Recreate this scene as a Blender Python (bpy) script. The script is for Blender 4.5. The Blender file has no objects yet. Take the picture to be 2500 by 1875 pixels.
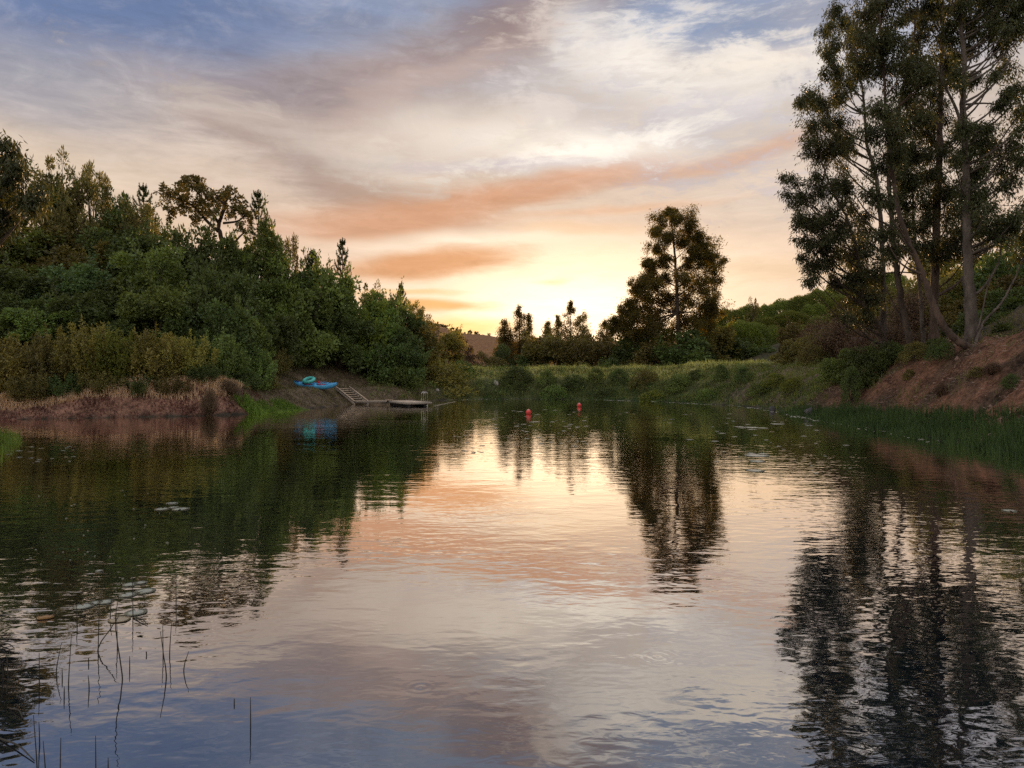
import bpy, math, random
import numpy as np
from mathutils import Vector

C = bpy.context.scene.collection
SC = bpy.context.scene
rng = np.random.default_rng(7)
random.seed(7)
F, CX, HY, CAMZ = 1734.0, 1250.0, 923.0, 2.2       # focal length and horizon, in photo pixels (2500 wide)

# ------------------------------------------------------------------ camera
cam_d = bpy.data.cameras.new('camera')
cam = bpy.data.objects.new('camera', cam_d)
C.objects.link(cam)
cam.location = (0, 0, CAMZ)
cam.rotation_euler = (math.radians(90), 0, 0)
cam_d.sensor_width = 36
cam_d.lens = 36 * F / 2500
cam_d.shift_y = -14.5 / 2500
cam_d.clip_start = 0.1
cam_d.clip_end = 6000
SC.camera = cam

# ------------------------------------------------------------------ colour management, render
SC.view_settings.view_transform = 'Standard'
SC.view_settings.look = 'None'
SC.view_settings.exposure = 0.55
SC.view_settings.gamma = 1.0
SC.view_settings.use_curve_mapping = False
SC.render.engine = 'CYCLES'
SC.cycles.use_denoising = False
SC.cycles.sample_clamp_direct = 2.5
SC.cycles.sample_clamp_indirect = 1.5
SC.cycles.max_bounces = 6
SC.cycles.diffuse_bounces = 1
SC.cycles.glossy_bounces = 3
SC.cycles.transmission_bounces = 3
SC.cycles.transparent_max_bounces = 4


def lin(c):
    out = []
    for v in c[:3]:
        v = v / 255.0
        out.append(v / 12.92 if v <= 0.04045 else ((v + 0.055) / 1.055) ** 2.4)
    return (out[0], out[1], out[2], 1.0)


# ------------------------------------------------------------------ world sky
SUN_AZ = math.atan((1447 - CX) / F)
SUN_EL = math.radians(3.6)


def build_world():
    w = bpy.data.worlds.new('World')
    SC.world = w
    w.use_nodes = True
    nt = w.node_tree
    N, L = nt.nodes, nt.links
    N.clear()

    def nd(t, **kw):
        n = N.new(t)
        for k, v in kw.items():
            setattr(n, k, v)
        return n

    def math_(op, a, b=None, clamp=False):
        n = nd('ShaderNodeMath', operation=op)
        n.use_clamp = clamp
        for i, v in enumerate((a, b)):
            if v is None:
                continue
            if isinstance(v, (int, float)):
                n.inputs[i].default_value = v
            else:
                L.new(v, n.inputs[i])
        return n.outputs[0]

    def mix(fac, a, b):
        n = nd('ShaderNodeMix', data_type='RGBA')
        for sock, v in ((n.inputs[0], fac), (n.inputs[6], a), (n.inputs[7], b)):
            if isinstance(v, (int, float)):
                sock.default_value = v
            elif isinstance(v, tuple):
                sock.default_value = v
            else:
                L.new(v, sock)
        return n.outputs[2]

    def noise(vec, scale, detail, rough, stretch=(1, 1, 1), rot=(0, 0, 0), dist=0.0):
        m = nd('ShaderNodeMapping')
        m.inputs['Scale'].default_value = stretch
        m.inputs['Rotation'].default_value = rot
        L.new(vec, m.inputs['Vector'])
        n = nd('ShaderNodeTexNoise')
        n.inputs['Scale'].default_value = scale
        n.inputs['Detail'].default_value = detail
        n.inputs['Roughness'].default_value = rough
        n.inputs['Distortion'].default_value = dist
        L.new(m.outputs[0], n.inputs['Vector'])
        return n

    tc = nd('ShaderNodeTexCoord')
    dirv = tc.outputs['Generated']
    sep = nd('ShaderNodeSeparateXYZ')
    L.new(dirv, sep.inputs[0])
    u = math_('ARCTAN2', sep.outputs[0], sep.outputs[1])
    e = math_('ARCSINE', sep.outputs[2])
    comb = nd('ShaderNodeCombineXYZ')
    L.new(u, comb.inputs[0])
    L.new(e, comb.inputs[1])
    # warp of the cloud layout
    wn = noise(dirv, 4.0, 3, 0.5, (1, 1, 2.5))
    ws = nd('ShaderNodeVectorMath', operation='SUBTRACT')
    L.new(wn.outputs['Color'], ws.inputs[0])
    ws.inputs[1].default_value = (0.5, 0.5, 0.5)
    wm = nd('ShaderNodeVectorMath', operation='MULTIPLY')
    L.new(ws.outputs[0], wm.inputs[0])
    wm.inputs[1].default_value = (0.16, 0.055, 0)
    wa = nd('ShaderNodeVectorMath', operation='ADD')
    L.new(comb.outputs[0], wa.inputs[0])
    L.new(wm.outputs[0], wa.inputs[1])
    P = wa.outputs[0]
    streak = math_('SUBTRACT', noise(dirv, 5.0, 7, 0.62, (1, 1, 7.0), (0, 0.10, 0), 0.25).outputs[0], 0.5)
    wisp = math_('SUBTRACT', noise(dirv, 9.0, 9, 0.66, (1.0, 1, 2.0), (0.2, -0.35, 0.2), 0.7).outputs[0], 0.5)
    fine = math_('SUBTRACT', noise(dirv, 16.0, 8, 0.68, (1, 1, 4.2), (0, -0.25, 0), 0.6).outputs[0], 0.5)
    edge = math_('ADD', math_('MULTIPLY', streak, 0.9), math_('MULTIPLY', fine, 0.6))

    def ramp(fac, stops):
        r = nd('ShaderNodeValToRGB')
        cr = r.color_ramp
        while len(cr.elements) < len(stops):
            cr.elements.new(0.5)
        for el, (p, c) in zip(cr.elements, stops):
            el.position = p
            el.color = lin(c)
        L.new(fac, r.inputs[0])
        return r.outputs[0]

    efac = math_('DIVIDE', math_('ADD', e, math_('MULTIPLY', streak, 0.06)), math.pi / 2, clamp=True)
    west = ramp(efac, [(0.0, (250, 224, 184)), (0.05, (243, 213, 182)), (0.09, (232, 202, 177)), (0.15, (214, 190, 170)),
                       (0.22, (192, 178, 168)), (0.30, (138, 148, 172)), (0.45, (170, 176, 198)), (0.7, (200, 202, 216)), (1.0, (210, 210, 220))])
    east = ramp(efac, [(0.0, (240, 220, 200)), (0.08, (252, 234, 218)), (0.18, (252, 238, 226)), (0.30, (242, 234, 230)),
                       (0.45, (226, 222, 226)), (0.7, (212, 212, 222)), (1.0, (210, 210, 220))])  # unseen eastern sky and zenith brightened to fill-light the foreground
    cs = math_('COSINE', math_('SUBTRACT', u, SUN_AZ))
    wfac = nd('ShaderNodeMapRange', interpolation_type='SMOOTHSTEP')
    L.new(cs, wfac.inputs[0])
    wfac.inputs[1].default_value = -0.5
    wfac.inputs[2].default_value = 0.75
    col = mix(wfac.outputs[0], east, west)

    def blob(col, x, y, rx, ry, rot, c, s, kn=0.5, core=0.15, nsock=None):
        uu = math.atan((x - CX) / F)
        ee = math.atan((HY - y) / F * math.cos(uu))
        m = nd('ShaderNodeMapping', vector_type='TEXTURE')
        m.inputs['Location'].default_value = (uu, ee, 0)
        m.inputs['Rotation'].default_value = (0, 0, math.radians(rot))
        m.inputs['Scale'].default_value = (rx / F * math.cos(uu) ** 2, ry / F * math.cos(uu), 1)
        L.new(P, m.inputs['Vector'])
        ln = nd('ShaderNodeVectorMath', operation='LENGTH')
        L.new(m.outputs[0], ln.inputs[0])
        v = math_('ADD', ln.outputs['Value'], math_('MULTIPLY', nsock or edge, kn))
        mr = nd('ShaderNodeMapRange', interpolation_type='SMOOTHSTEP')
        L.new(v, mr.inputs[0])
        mr.inputs[1].default_value = core
        mr.inputs[2].default_value = 1.0
        mr.inputs[3].default_value = s
        mr.inputs[4].default_value = 0.0
        return mix(mr.outputs[0], col, lin(c))

    B = [
        # x, y, rx, ry, rot, colour, strength, noise, core
        (120, -120, 1250, 370, 4, (100, 118, 156), 0.97, 0.25, 0.3),
        (60, 210, 560, 150, -6, (146, 148, 162), 0.6, 0.6, 0.1),
        (60, 430, 700, 170, -4, (212, 192, 170), 0.75, 0.6, 0.1),
        (330, 560, 620, 140, -8, (216, 186, 156), 0.7, 0.5, 0.1),
        (930, 190, 720, 130, 15, (158, 138, 134), 0.85, 0.7, 0.05),
        (620, 200, 420, 80, 4, (146, 134, 140), 0.65, 0.7, 0.05),
        (1330, 40, 420, 120, 17, (136, 112, 110), 0.9, 0.5, 0.1),
        (820, 430, 640, 100, -20, (160, 138, 130), 0.8, 0.6, 0.1),
        (980, 500, 300, 110, -14, (184, 148, 124), 0.6, 0.7, 0.05),
        (1080, 300, 380, 70, 6, (214, 196, 182), 0.6, 0.8, 0.05),
        (1600, 250, 640, 250, -3, (204, 192, 182), 0.75, 0.5, 0.2),
        (1720, 60, 420, 80, -9, (122, 140, 172), 0.85, 0.9, 0.1),
        (2150, 120, 500, 130, 0, (176, 180, 196), 0.7, 0.6, 0.1),
        (1400, 60, 90, 50, 30, (118, 138, 172), 0.6, 0.7, 0.1),
        (1330, 350, 480, 80, -6, (247, 236, 222), 0.85, 0.8, 0.05),
        (1480, 130, 300, 120, -25, (240, 230, 220), 0.6, 1.0, 0.05),
        (1900, 150, 260, 45, -8, (238, 222, 206), 0.7, 0.8, 0.05),
        (1250, 400, 560, 30, -1, (196, 188, 196), 0.6, 0.7, 0.05),
        (1980, 470, 460, 110, 0, (216, 200, 186), 0.5, 0.5, 0.1),
        (960, 535, 430, 88, 8, (206, 152, 118), 0.9, 0.55, 0.2),
        (1330, 462, 420, 50, 10, (206, 150, 116), 0.85, 0.6, 0.2),
        (1760, 385, 420, 38, 9, (200, 156, 130), 0.75, 0.6, 0.15),
        (1500, 512, 480, 16, 4, (222, 176, 142), 0.6, 0.6, 0.1),
        (1130, 590, 520, 42, 3, (246, 226, 202), 0.8, 0.7, 0.15),
        (700, 620, 420, 60, -2, (230, 198, 172), 0.6, 0.6, 0.1),
        (1400, 555, 300, 24, 0, (226, 184, 148), 0.7, 0.6, 0.1),
        (1420, 690, 640, 170, 0, (272, 244, 208), 0.85, 0.5, 0.2),
        (1060, 640, 320, 52, 5, (216, 154, 108), 0.95, 0.55, 0.2),
        (1930, 640, 340, 46, -1, (226, 194, 160), 0.7, 0.9, 0.1),
        (1430, 775, 430, 150, 0, (316, 280, 240), 0.95, 0.3, 0.2),
        (1050, 742, 240, 26, -2, (233, 170, 104), 0.9, 0.5, 0.2),
        (1000, 710, 220, 12, 2, (240, 190, 132), 0.7, 0.5, 0.2),
        (1100, 800, 230, 40, 0, (275, 216, 130), 0.8, 0.5, 0.1),
        (1380, 676, 70, 12, 3, (244, 208, 160), 0.6, 0.5, 0.1),
    ]
    for (x, y, rx, ry, rot, c, s, kn, core) in B:
        col = blob(col, x, y, rx, ry, rot, c, s, kn, core)
    wf = math_('ADD', math_('MULTIPLY', wisp, 1.6), math_('MULTIPLY', fine, 1.2))
    for (x, y, rx, ry, rot, c, s, kn, core) in [
            (1640, 190, 460, 180, -12, (248, 240, 230), 0.75, 1.7, 0.0), (1640, 300, 520, 160, -6, (182, 176, 186), 0.55, 2.6, 0.0),
            (1420, 370, 360, 60, 3, (255, 246, 232), 0.8, 1.8, 0.0), (1800, 150, 380, 70, -6, (240, 228, 214), 0.7, 2.4, 0.0),
            (1180, 330, 300, 90, 8, (226, 212, 198), 0.6, 2.2, 0.0), (700, 330, 500, 60, -16, (206, 192, 180), 0.5, 2.0, 0.0),
            (1040, 200, 420, 50, 22, (196, 172, 162), 0.5, 2.0, 0.0)]:
        col = blob(col, x, y, rx, ry, rot, c, s, kn, core, wf)
    # wisps that go on over the whole sky
    wv = nd('ShaderNodeMapRange', interpolation_type='SMOOTHSTEP')
    L.new(wisp, wv.inputs[0])
    wv.inputs[1].default_value = -0.05
    wv.inputs[2].default_value = 0.28
    wv.inputs[3].default_value = 0.0
    wv.inputs[4].default_value = 0.22
    hi = nd('ShaderNodeMapRange')
    L.new(e, hi.inputs[0])
    hi.inputs[1].default_value = 0.12
    hi.inputs[2].default_value = 0.32
    col = mix(math_('MULTIPLY', wv.outputs[0], hi.outputs[0]), col, lin((236, 226, 220)))
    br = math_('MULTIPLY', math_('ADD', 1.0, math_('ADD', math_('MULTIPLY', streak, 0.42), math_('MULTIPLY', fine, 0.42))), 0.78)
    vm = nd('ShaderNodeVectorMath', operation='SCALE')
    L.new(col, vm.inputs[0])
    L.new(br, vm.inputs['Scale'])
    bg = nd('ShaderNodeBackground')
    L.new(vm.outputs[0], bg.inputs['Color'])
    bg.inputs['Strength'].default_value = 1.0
    sky = nd('ShaderNodeTexSky', sky_type='NISHITA')
    sky.sun_disc = False
    sky.sun_elevation = SUN_EL
    sky.sun_rotation = SUN_AZ
    bg2 = nd('ShaderNodeBackground')
    L.new(sky.outputs[0], bg2.inputs['Color'])
    bg2.inputs['Strength'].default_value = 0.10
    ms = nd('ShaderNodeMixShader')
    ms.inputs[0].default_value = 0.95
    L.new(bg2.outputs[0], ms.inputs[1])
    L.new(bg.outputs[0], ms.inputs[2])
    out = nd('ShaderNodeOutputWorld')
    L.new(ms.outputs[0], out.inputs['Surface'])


build_world()

sun_d = bpy.data.lights.new('sun', 'SUN')
sun_d.energy = 4.0
sun_d.angle = math.radians(0.6)
sun_d.color = (1.0, 0.60, 0.28)
sun = bpy.data.objects.new('sun', sun_d)
C.objects.link(sun)
sd = Vector((math.sin(SUN_AZ) * math.cos(SUN_EL), math.cos(SUN_AZ) * math.cos(SUN_EL), math.sin(SUN_EL)))
sun.rotation_euler = sd.to_track_quat('Z', 'Y').to_euler()


# ------------------------------------------------------------------ mesh helpers
class Geo:
    """Collects vertices with quads and triangles, then makes one mesh."""

    def __init__(self):
        self.v, self.q, self.t, self.n = [], [], [], 0

    def add(self, v, q=None, t=None):
        v = np.asarray(v, float)
        if q is not None and len(q):
            self.q.append(np.asarray(q, int) + self.n)
        if t is not None and len(t):
            self.t.append(np.asarray(t, int) + self.n)
        self.v.append(v)
        self.n += len(v)
        return self

    def mesh(self, name, mat=None, smooth=False):
        me = bpy.data.meshes.new(name)
        v = np.concatenate(self.v) if self.v else np.zeros((0, 3))
        q = np.concatenate(self.q) if self.q else np.zeros((0, 4), int)
        t = np.concatenate(self.t) if self.t else np.zeros((0, 3), int)
        me.vertices.add(len(v))
        me.vertices.foreach_set('co', v.astype(np.float32).ravel())
        nl = len(q) * 4 + len(t) * 3
        me.loops.add(nl)
        me.loops.foreach_set('vertex_index', np.concatenate([q.ravel(), t.ravel()]).astype(np.int32))
        me.polygons.add(len(q) + len(t))
        ls = np.concatenate([np.arange(len(q)) * 4, len(q) * 4 + np.arange(len(t)) * 3])
        me.polygons.foreach_set('loop_start', ls.astype(np.int32))
        if smooth:
            me.polygons.foreach_set('use_smooth', np.ones(len(q) + len(t), bool))
        me.update(calc_edges=True)
        if mat is not None:
            me.materials.append(mat)
        return me


def link(name, me, parent=None, loc=None, rotz=None, scale=None):
    o = bpy.data.objects.new(name, me)
    C.objects.link(o)
    if parent is not None:
        o.parent = parent
    if loc is not None:
        o.location = loc
    if rotz is not None:
        o.rotation_euler = (0, 0, rotz)
    if scale is not None:
        o.scale = scale
    return o


def tag(o, label, cat, group=None):
    o['label'] = label
    o['category'] = cat
    if group:
        o['group'] = group
    return o


def kind(o, k, label=None):
    o['kind'] = k
    if label:
        o['label'] = label
    return o


def thing(name, label, cat, loc=(0, 0, 0), rotz=0.0, group=None):
    o = link(name, None, None, loc, rotz)
    return tag(o, label, cat, group)


def norm(a):
    return a / np.maximum(np.linalg.norm(a, axis=-1, keepdims=True), 1e-9)


def tube(g, pts, rad, sides=6, cap=True):
    pts = np.asarray(pts, float)
    n = len(pts)
    rad = np.broadcast_to(np.asarray(rad, float), (n,))
    tan = norm(np.gradient(pts, axis=0))
    ref = np.array([0.13, 0.97, 0.21]) if abs(tan[0][1]) < 0.9 else np.array([1.0, 0, 0.1])
    a = norm(np.cross(tan, ref))
    b = np.cross(tan, a)
    th = np.arange(sides) * 2 * math.pi / sides
    ring = (a[:, None, :] * np.cos(th)[None, :, None] + b[:, None, :] * np.sin(th)[None, :, None]) * rad[:, None, None] + pts[:, None, :]
    v = ring.reshape(-1, 3)
    q = []
    for i in range(n - 1):
        for j in range(sides):
            k = (j + 1) % sides
            q.append((i * sides + j, i * sides + k, (i + 1) * sides + k, (i + 1) * sides + j))
    t = []
    if cap:
        c0, c1 = len(v), len(v) + 1
        v = np.vstack([v, pts[0], pts[-1]])
        for j in range(sides):
            k = (j + 1) % sides
            t.append((c0, k, j))
            t.append((c1, (n - 1) * sides + j, (n - 1) * sides + k))
    g.add(v, q, t)


def spline(ctrl, n):
    """Catmull-Rom through the control points."""
    P = np.asarray(ctrl, float)
    P = np.vstack([2 * P[0] - P[1], P, 2 * P[-1] - P[-2]])
    out = []
    m = len(P) - 3
    for s in np.linspace(0, m - 1e-6, n):
        i = int(s)
        t = s - i
        p0, p1, p2, p3 = P[i:i + 4]
        out.append(0.5 * ((2 * p1) + (-p0 + p2) * t + (2 * p0 - 5 * p1 + 4 * p2 - p3) * t * t + (-p0 + 3 * p1 - 3 * p2 + p3) * t ** 3))
    return np.array(out)


def box(g, x0, x1, y0, y1, z0, z1, xf=None):
    v = np.array([(x0, y0, z0), (x1, y0, z0), (x1, y1, z0), (x0, y1, z0), (x0, y0, z1), (x1, y0, z1), (x1, y1, z1), (x0, y1, z1)], float)
    if xf is not None:
        v = xf(v)
    g.add(v, [(0, 3, 2, 1), (4, 5, 6, 7), (0, 1, 5, 4), (1, 2, 6, 5), (2, 3, 7, 6), (3, 0, 4, 7)])


def beam(g, a, b, w, h):
    """A board from a to b, w wide (horizontally) and h high."""
    a, b = np.asarray(a, float), np.asarray(b, float)
    d = norm(b - a)
    s = norm(np.cross(d, [0, 0, 1.0]))
    up = np.cross(s, d)
    v = []
    for p in (a, b):
        for (i, j) in ((-1, -1), (1, -1), (1, 1), (-1, 1)):
            v.append(p + s * i * w / 2 + up * j * h / 2)
    g.add(v, [(0, 1, 2, 3), (7, 6, 5, 4), (0, 4, 5, 1), (1, 5, 6, 2), (2, 6, 7, 3), (3, 7, 4, 0)])


def leaves(g, P, D, Ln, W, side=None):
    """One rhombic leaf per row: base P, direction D, length Ln, width W."""
    n = len(P)
    D = norm(D)
    if side is None:
        side = rng.normal(size=(n, 3))
    S = norm(np.cross(D, side))
    Ln = np.broadcast_to(Ln, (n,))[:, None]
    W = np.broadcast_to(W, (n,))[:, None]
    nrm = np.cross(D, S)
    mid = P + D * Ln * 0.45 + nrm * Ln * 0.06
    v = np.stack([P, mid + S * W / 2, P + D * Ln, mid - S * W / 2], 1).reshape(-1, 3)
    q = np.arange(n * 4).reshape(-1, 4)
    g.add(v, q)


def blades(g, P, H, W, lean, bend=0.3):
    """Grass blades of two pieces: base points P, heights H, base widths W, lean as share of the height."""
    n = len(P)
    H = np.broadcast_to(H, (n,))[:, None]
    W = np.broadcast_to(W, (n,))[:, None]
    a = rng.uniform(0, 2 * math.pi, n)
    ld = np.stack([np.cos(a), np.sin(a), np.zeros(n)], 1)
    b = rng.uniform(0, 2 * math.pi, n)
    sd_ = np.stack([np.cos(b), np.sin(b), np.zeros(n)], 1)
    k = (rng.random((n, 1)) ** 1.5) * lean
    up = np.array([0, 0, 1.0])
    m = P + up * H * 0.55 + ld * H * k * 0.35
    tp = P + up * H * (1 - 0.35 * k) + ld * H * k
    v = np.stack([P - sd_ * W / 2, P + sd_ * W / 2, m + sd_ * W * 0.36, m - sd_ * W * 0.36, tp], 1).reshape(-1, 3)
    i = np.arange(n)[:, None] * 5
    g.add(v, i + np.array([[0, 1, 2, 3]]), i + np.array([[3, 2, 4]]))


def _hash(ix, iy, s):
    h = (ix * 374761393 + iy * 668265263 + s * 982451653) & 0x7fffffff
    h = ((h ^ (h >> 13)) * 1274126177) & 0x7fffffff
    return (h ^ (h >> 16)).astype(float) % 65536 / 65536.0


def vnoise(x, y, s=0):
    x, y = np.asarray(x, float), np.asarray(y, float)
    ix, iy = np.floor(x).astype(np.int64), np.floor(y).astype(np.int64)
    fx, fy = x - ix, y - iy
    fx, fy = fx * fx * (3 - 2 * fx), fy * fy * (3 - 2 * fy)
    a, b, c, d = _hash(ix, iy, s), _hash(ix + 1, iy, s), _hash(ix, iy + 1, s), _hash(ix + 1, iy + 1, s)
    return (a * (1 - fx) + b * fx) * (1 - fy) + (c * (1 - fx) + d * fx) * fy - 0.5


def fbm(x, y, s=0, o=4):
    r, a = 0, 1.0
    for i in range(o):
        r = r + a * vnoise(np.asarray(x) * 2 ** i + 13.7 * i, np.asarray(y) * 2 ** i - 7.1 * i, s + i)
        a *= 0.5
    return r


def ss(a, b, x):
    t = np.clip((np.asarray(x, float) - a) / (b - a), 0, 1)
    return t * t * (3 - 2 * t)


# ------------------------------------------------------------------ materials
def new_mat(name):
    m = bpy.data.materials.new(name)
    m.use_nodes = True
    nt = m.node_tree
    return m, nt, nt.nodes, nt.links, nt.nodes['Principled BSDF']


def leaf_mat(name, dark, light, trans=0.35, rough=0.55, tcol=None):
    m, nt, N, L, p = new_mat(name)
    geo = N.new('ShaderNodeNewGeometry')
    oi = N.new('ShaderNodeObjectInfo')
    tx = N.new('ShaderNodeTexCoord')
    no = N.new('ShaderNodeTexNoise')
    no.inputs['Scale'].default_value = 0.55
    no.inputs['Detail'].default_value = 2
    L.new(tx.outputs['Object'], no.inputs['Vector'])
    a = N.new('ShaderNodeMath')
    a.operation = 'MULTIPLY_ADD'
    L.new(no.outputs[0], a.inputs[0])
    a.inputs[1].default_value = 1.1
    a.inputs[2].default_value = -0.30
    b = N.new('ShaderNodeMath')
    b.operation = 'MULTIPLY_ADD'
    L.new(geo.outputs['Random Per Island'], b.inputs[0])
    b.inputs[1].default_value = 0.55
    L.new(a.outputs[0], b.inputs[2])
    b.use_clamp = True
    mx = N.new('ShaderNodeMix')
    mx.data_type = 'RGBA'
    mx.inputs[6].default_value = (*dark, 1)
    mx.inputs[7].default_value = (*light, 1)
    L.new(b.outputs[0], mx.inputs[0])
    hs = N.new('ShaderNodeHueSaturation')
    hv = N.new('ShaderNodeMath')
    hv.operation = 'MULTIPLY_ADD'
    L.new(oi.outputs['Random'], hv.inputs[0])
    hv.inputs[1].default_value = 0.035
    hv.inputs[2].default_value = 0.4825
    L.new(hv.outputs[0], hs.inputs['Hue'])
    vv = N.new('ShaderNodeMath')
    vv.operation = 'MULTIPLY_ADD'
    L.new(oi.outputs['Random'], vv.inputs[0])
    vv.inputs[1].default_value = 0.4
    vv.inputs[2].default_value = 0.8
    L.new(vv.outputs[0], hs.inputs['Value'])
    L.new(mx.outputs[2], hs.inputs['Color'])
    L.new(hs.outputs[0], p.inputs['Base Color'])
    p.inputs['Roughness'].default_value = rough
    p.inputs['Specular IOR Level'].default_value = 0.25
    tr = N.new('ShaderNodeBsdfTranslucent')
    tm = N.new('ShaderNodeMix')
    tm.data_type = 'RGBA'
    tm.blend_type = 'MULTIPLY'
    tm.inputs[0].default_value = 1.0
    L.new(hs.outputs[0], tm.inputs[6])
    tm.inputs[7].default_value = (*(tcol or (2.2, 1.9, 0.7)), 1)
    L.new(tm.outputs[2], tr.inputs['Color'])
    ms = N.new('ShaderNodeMixShader')
    ms.inputs[0].default_value = trans
    L.new(p.outputs[0], ms.inputs[1])
    L.new(tr.outputs[0], ms.inputs[2])
    L.new(ms.outputs[0], N['Material Output'].inputs['Surface'])
    return m


def noise_mat(name, c1, c2, scale=6.0, rough=0.8, bump=0.2, stretch=(1, 1, 1), detail=6, spec=0.3, metallic=0.0):
    m, nt, N, L, p = new_mat(name)
    tx = N.new('ShaderNodeTexCoord')
    mp = N.new('ShaderNodeMapping')
    mp.inputs['Scale'].default_value = stretch
    L.new(tx.outputs['Object'], mp.inputs['Vector'])
    no = N.new('ShaderNodeTexNoise')
    no.inputs['Scale'].default_value = scale
    no.inputs['Detail'].default_value = detail
    no.inputs['Roughness'].default_value = 0.65
    L.new(mp.outputs[0], no.inputs['Vector'])
    cr = N.new('ShaderNodeValToRGB')
    cr.color_ramp.elements[0].position = 0.32
    cr.color_ramp.elements[1].position = 0.68
    cr.color_ramp.elements[0].color = (*c1, 1)
    cr.color_ramp.elements[1].color = (*c2, 1)
    L.new(no.outputs[0], cr.inputs[0])
    L.new(cr.outputs[0], p.inputs['Base Color'])
    p.inputs['Roughness'].default_value = rough
    p.inputs['Specular IOR Level'].default_value = spec
    p.inputs['Metallic'].default_value = metallic
    if bump:
        bp = N.new('ShaderNodeBump')
        bp.inputs['Strength'].default_value = bump
        bp.inputs['Distance'].default_value = 0.05
        L.new(no.outputs[0], bp.inputs['Height'])
        L.new(bp.outputs[0], p.inputs['Normal'])
    return m


M = {
    'bush_dark': leaf_mat('leaves dark green', (0.022, 0.03, 0.011), (0.140, 0.198, 0.058), 0.2),
    'bush_mid': leaf_mat('leaves mid green', (0.034, 0.048, 0.014), (0.224, 0.311, 0.081), 0.22),
    'bush_blue': leaf_mat('leaves cool green', (0.026, 0.042, 0.02), (0.166, 0.263, 0.104), 0.2),
    'bush_bright': leaf_mat('leaves fresh green', (0.05, 0.07, 0.013), (0.259, 0.308, 0.064), 0.3),
    'bush_yellow': leaf_mat('leaves yellow green', (0.055, 0.056, 0.014), (0.390, 0.349, 0.094), 0.25),
    'bush_olive': leaf_mat('leaves olive', (0.044, 0.042, 0.014), (0.231, 0.203, 0.064), 0.22),
    'bush_dry': leaf_mat('twigs dry grey brown', (0.075, 0.052, 0.030), (0.25, 0.170, 0.098), 0.2, tcol=(1.2, 1.0, 0.7)),
    'euc': leaf_mat('eucalyptus leaves', (0.018, 0.022, 0.010), (0.108, 0.120, 0.052), 0.22),
    'euc_far': leaf_mat('eucalyptus leaves far', (0.040, 0.042, 0.014), (0.120, 0.105, 0.034), 0.55, 0.5, (2.7, 2.1, 0.6)),
    'pine': leaf_mat('pine needles', (0.031, 0.048, 0.020), (0.087, 0.115, 0.042), 0.2),
    'stone_pine': leaf_mat('stone pine needles', (0.054, 0.076, 0.019), (0.194, 0.237, 0.060), 0.3),
    'bark_pale': noise_mat('pale eucalyptus bark', (0.045, 0.035, 0.028), (0.175, 0.145, 0.12), 3.0, 0.85, 0.35, (1, 1, 0.35)),
    'bark_red': noise_mat('reddish bark', (0.050, 0.035, 0.027), (0.15, 0.105, 0.080), 3.0, 0.9, 0.4, (1, 1, 0.3)),
    'bark_dark': noise_mat('dark bark', (0.035, 0.026, 0.020), (0.10, 0.075, 0.055), 4.0, 0.9, 0.4, (1, 1, 0.4)),
    'wood_pale': noise_mat('pale weathered boards', (0.50, 0.39, 0.28), (0.78, 0.64, 0.48), 5.0, 0.8, 0.15, (1, 1, 8)),
    'wood_grey': noise_mat('grey weathered boards', (0.24, 0.20, 0.16), (0.44, 0.38, 0.31), 4.0, 0.75, 0.2, (6, 1, 1)),
    'wood_dark': noise_mat('dark wet boards', (0.03, 0.025, 0.02), (0.08, 0.065, 0.05), 4.0, 0.8, 0.2),
    'steel': noise_mat('stainless steel', (0.62, 0.60, 0.56), (0.72, 0.70, 0.66), 9.0, 0.22, 0.0, metallic=1.0),
    'rock': noise_mat('dark shore rock', (0.035, 0.033, 0.036), (0.13, 0.125, 0.13), 5.0, 0.85, 0.6),
    'stone': noise_mat('pale stone', (0.22, 0.20, 0.18), (0.42, 0.39, 0.36), 5.0, 0.9, 0.5),
    'reed_dry': noise_mat('dark dry reed stem', (0.020, 0.018, 0.014), (0.065, 0.055, 0.035), 9.0, 0.7, 0.0),
    'dead_leaf': noise_mat('brown floating leaf', (0.24, 0.13, 0.05), (0.42, 0.25, 0.10), 20.0, 0.4, 0.1),
}


def plain(name, c, rough=0.5, spec=0.5, c2=None, scale=8.0):
    return noise_mat(name, c, c2 or tuple(min(1, v * 1.25) for v in c), scale, rough, 0.0, spec=spec)


M['kayak_blue'] = noise_mat('blue moulded plastic', (0.03, 0.28, 0.68), (0.12, 0.54, 0.86), 1.6, 0.38, 0.0, spec=0.5)
M['kayak_deep'] = plain('deep blue plastic', (0.008, 0.045, 0.22), 0.4)
M['kayak_rim'] = plain('light blue plastic rim', (0.12, 0.42, 0.72), 0.35)
M['seat_red'] = plain('red seat fabric', (0.50, 0.03, 0.06), 0.7)
M['black_plastic'] = plain('black plastic', (0.015, 0.015, 0.017), 0.5)
M['ring_teal'] = plain('turquoise vinyl', (0.07, 0.52, 0.46), 0.3, 0.5, (0.12, 0.64, 0.56))
M['buoy_red'] = plain('red buoy plastic', (0.62, 0.035, 0.03), 0.28, 0.6, (0.70, 0.06, 0.045))
M['buoy_sheen'] = plain('painted pink sky sheen', (0.80, 0.42, 0.38), 0.35, 0.6)  # pink stands in for sky reflected on the buoy top
M['rope'] = plain('pale rope', (0.42, 0.36, 0.26), 0.8)
M['skin'] = plain('skin', (0.30, 0.17, 0.11), 0.6)
M['cloth_dark'] = plain('dark clothes', (0.05, 0.035, 0.035), 0.9)
M['hair'] = plain('dark hair', (0.02, 0.015, 0.012), 0.7)


def grass_mat(name, base, tip, hmax, trans=0.3):
    """Blade colour runs from base to tip by the blade's own random value and noise."""
    return leaf_mat(name, base, tip, trans, 0.6, (1.7, 1.6, 0.7))


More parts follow.
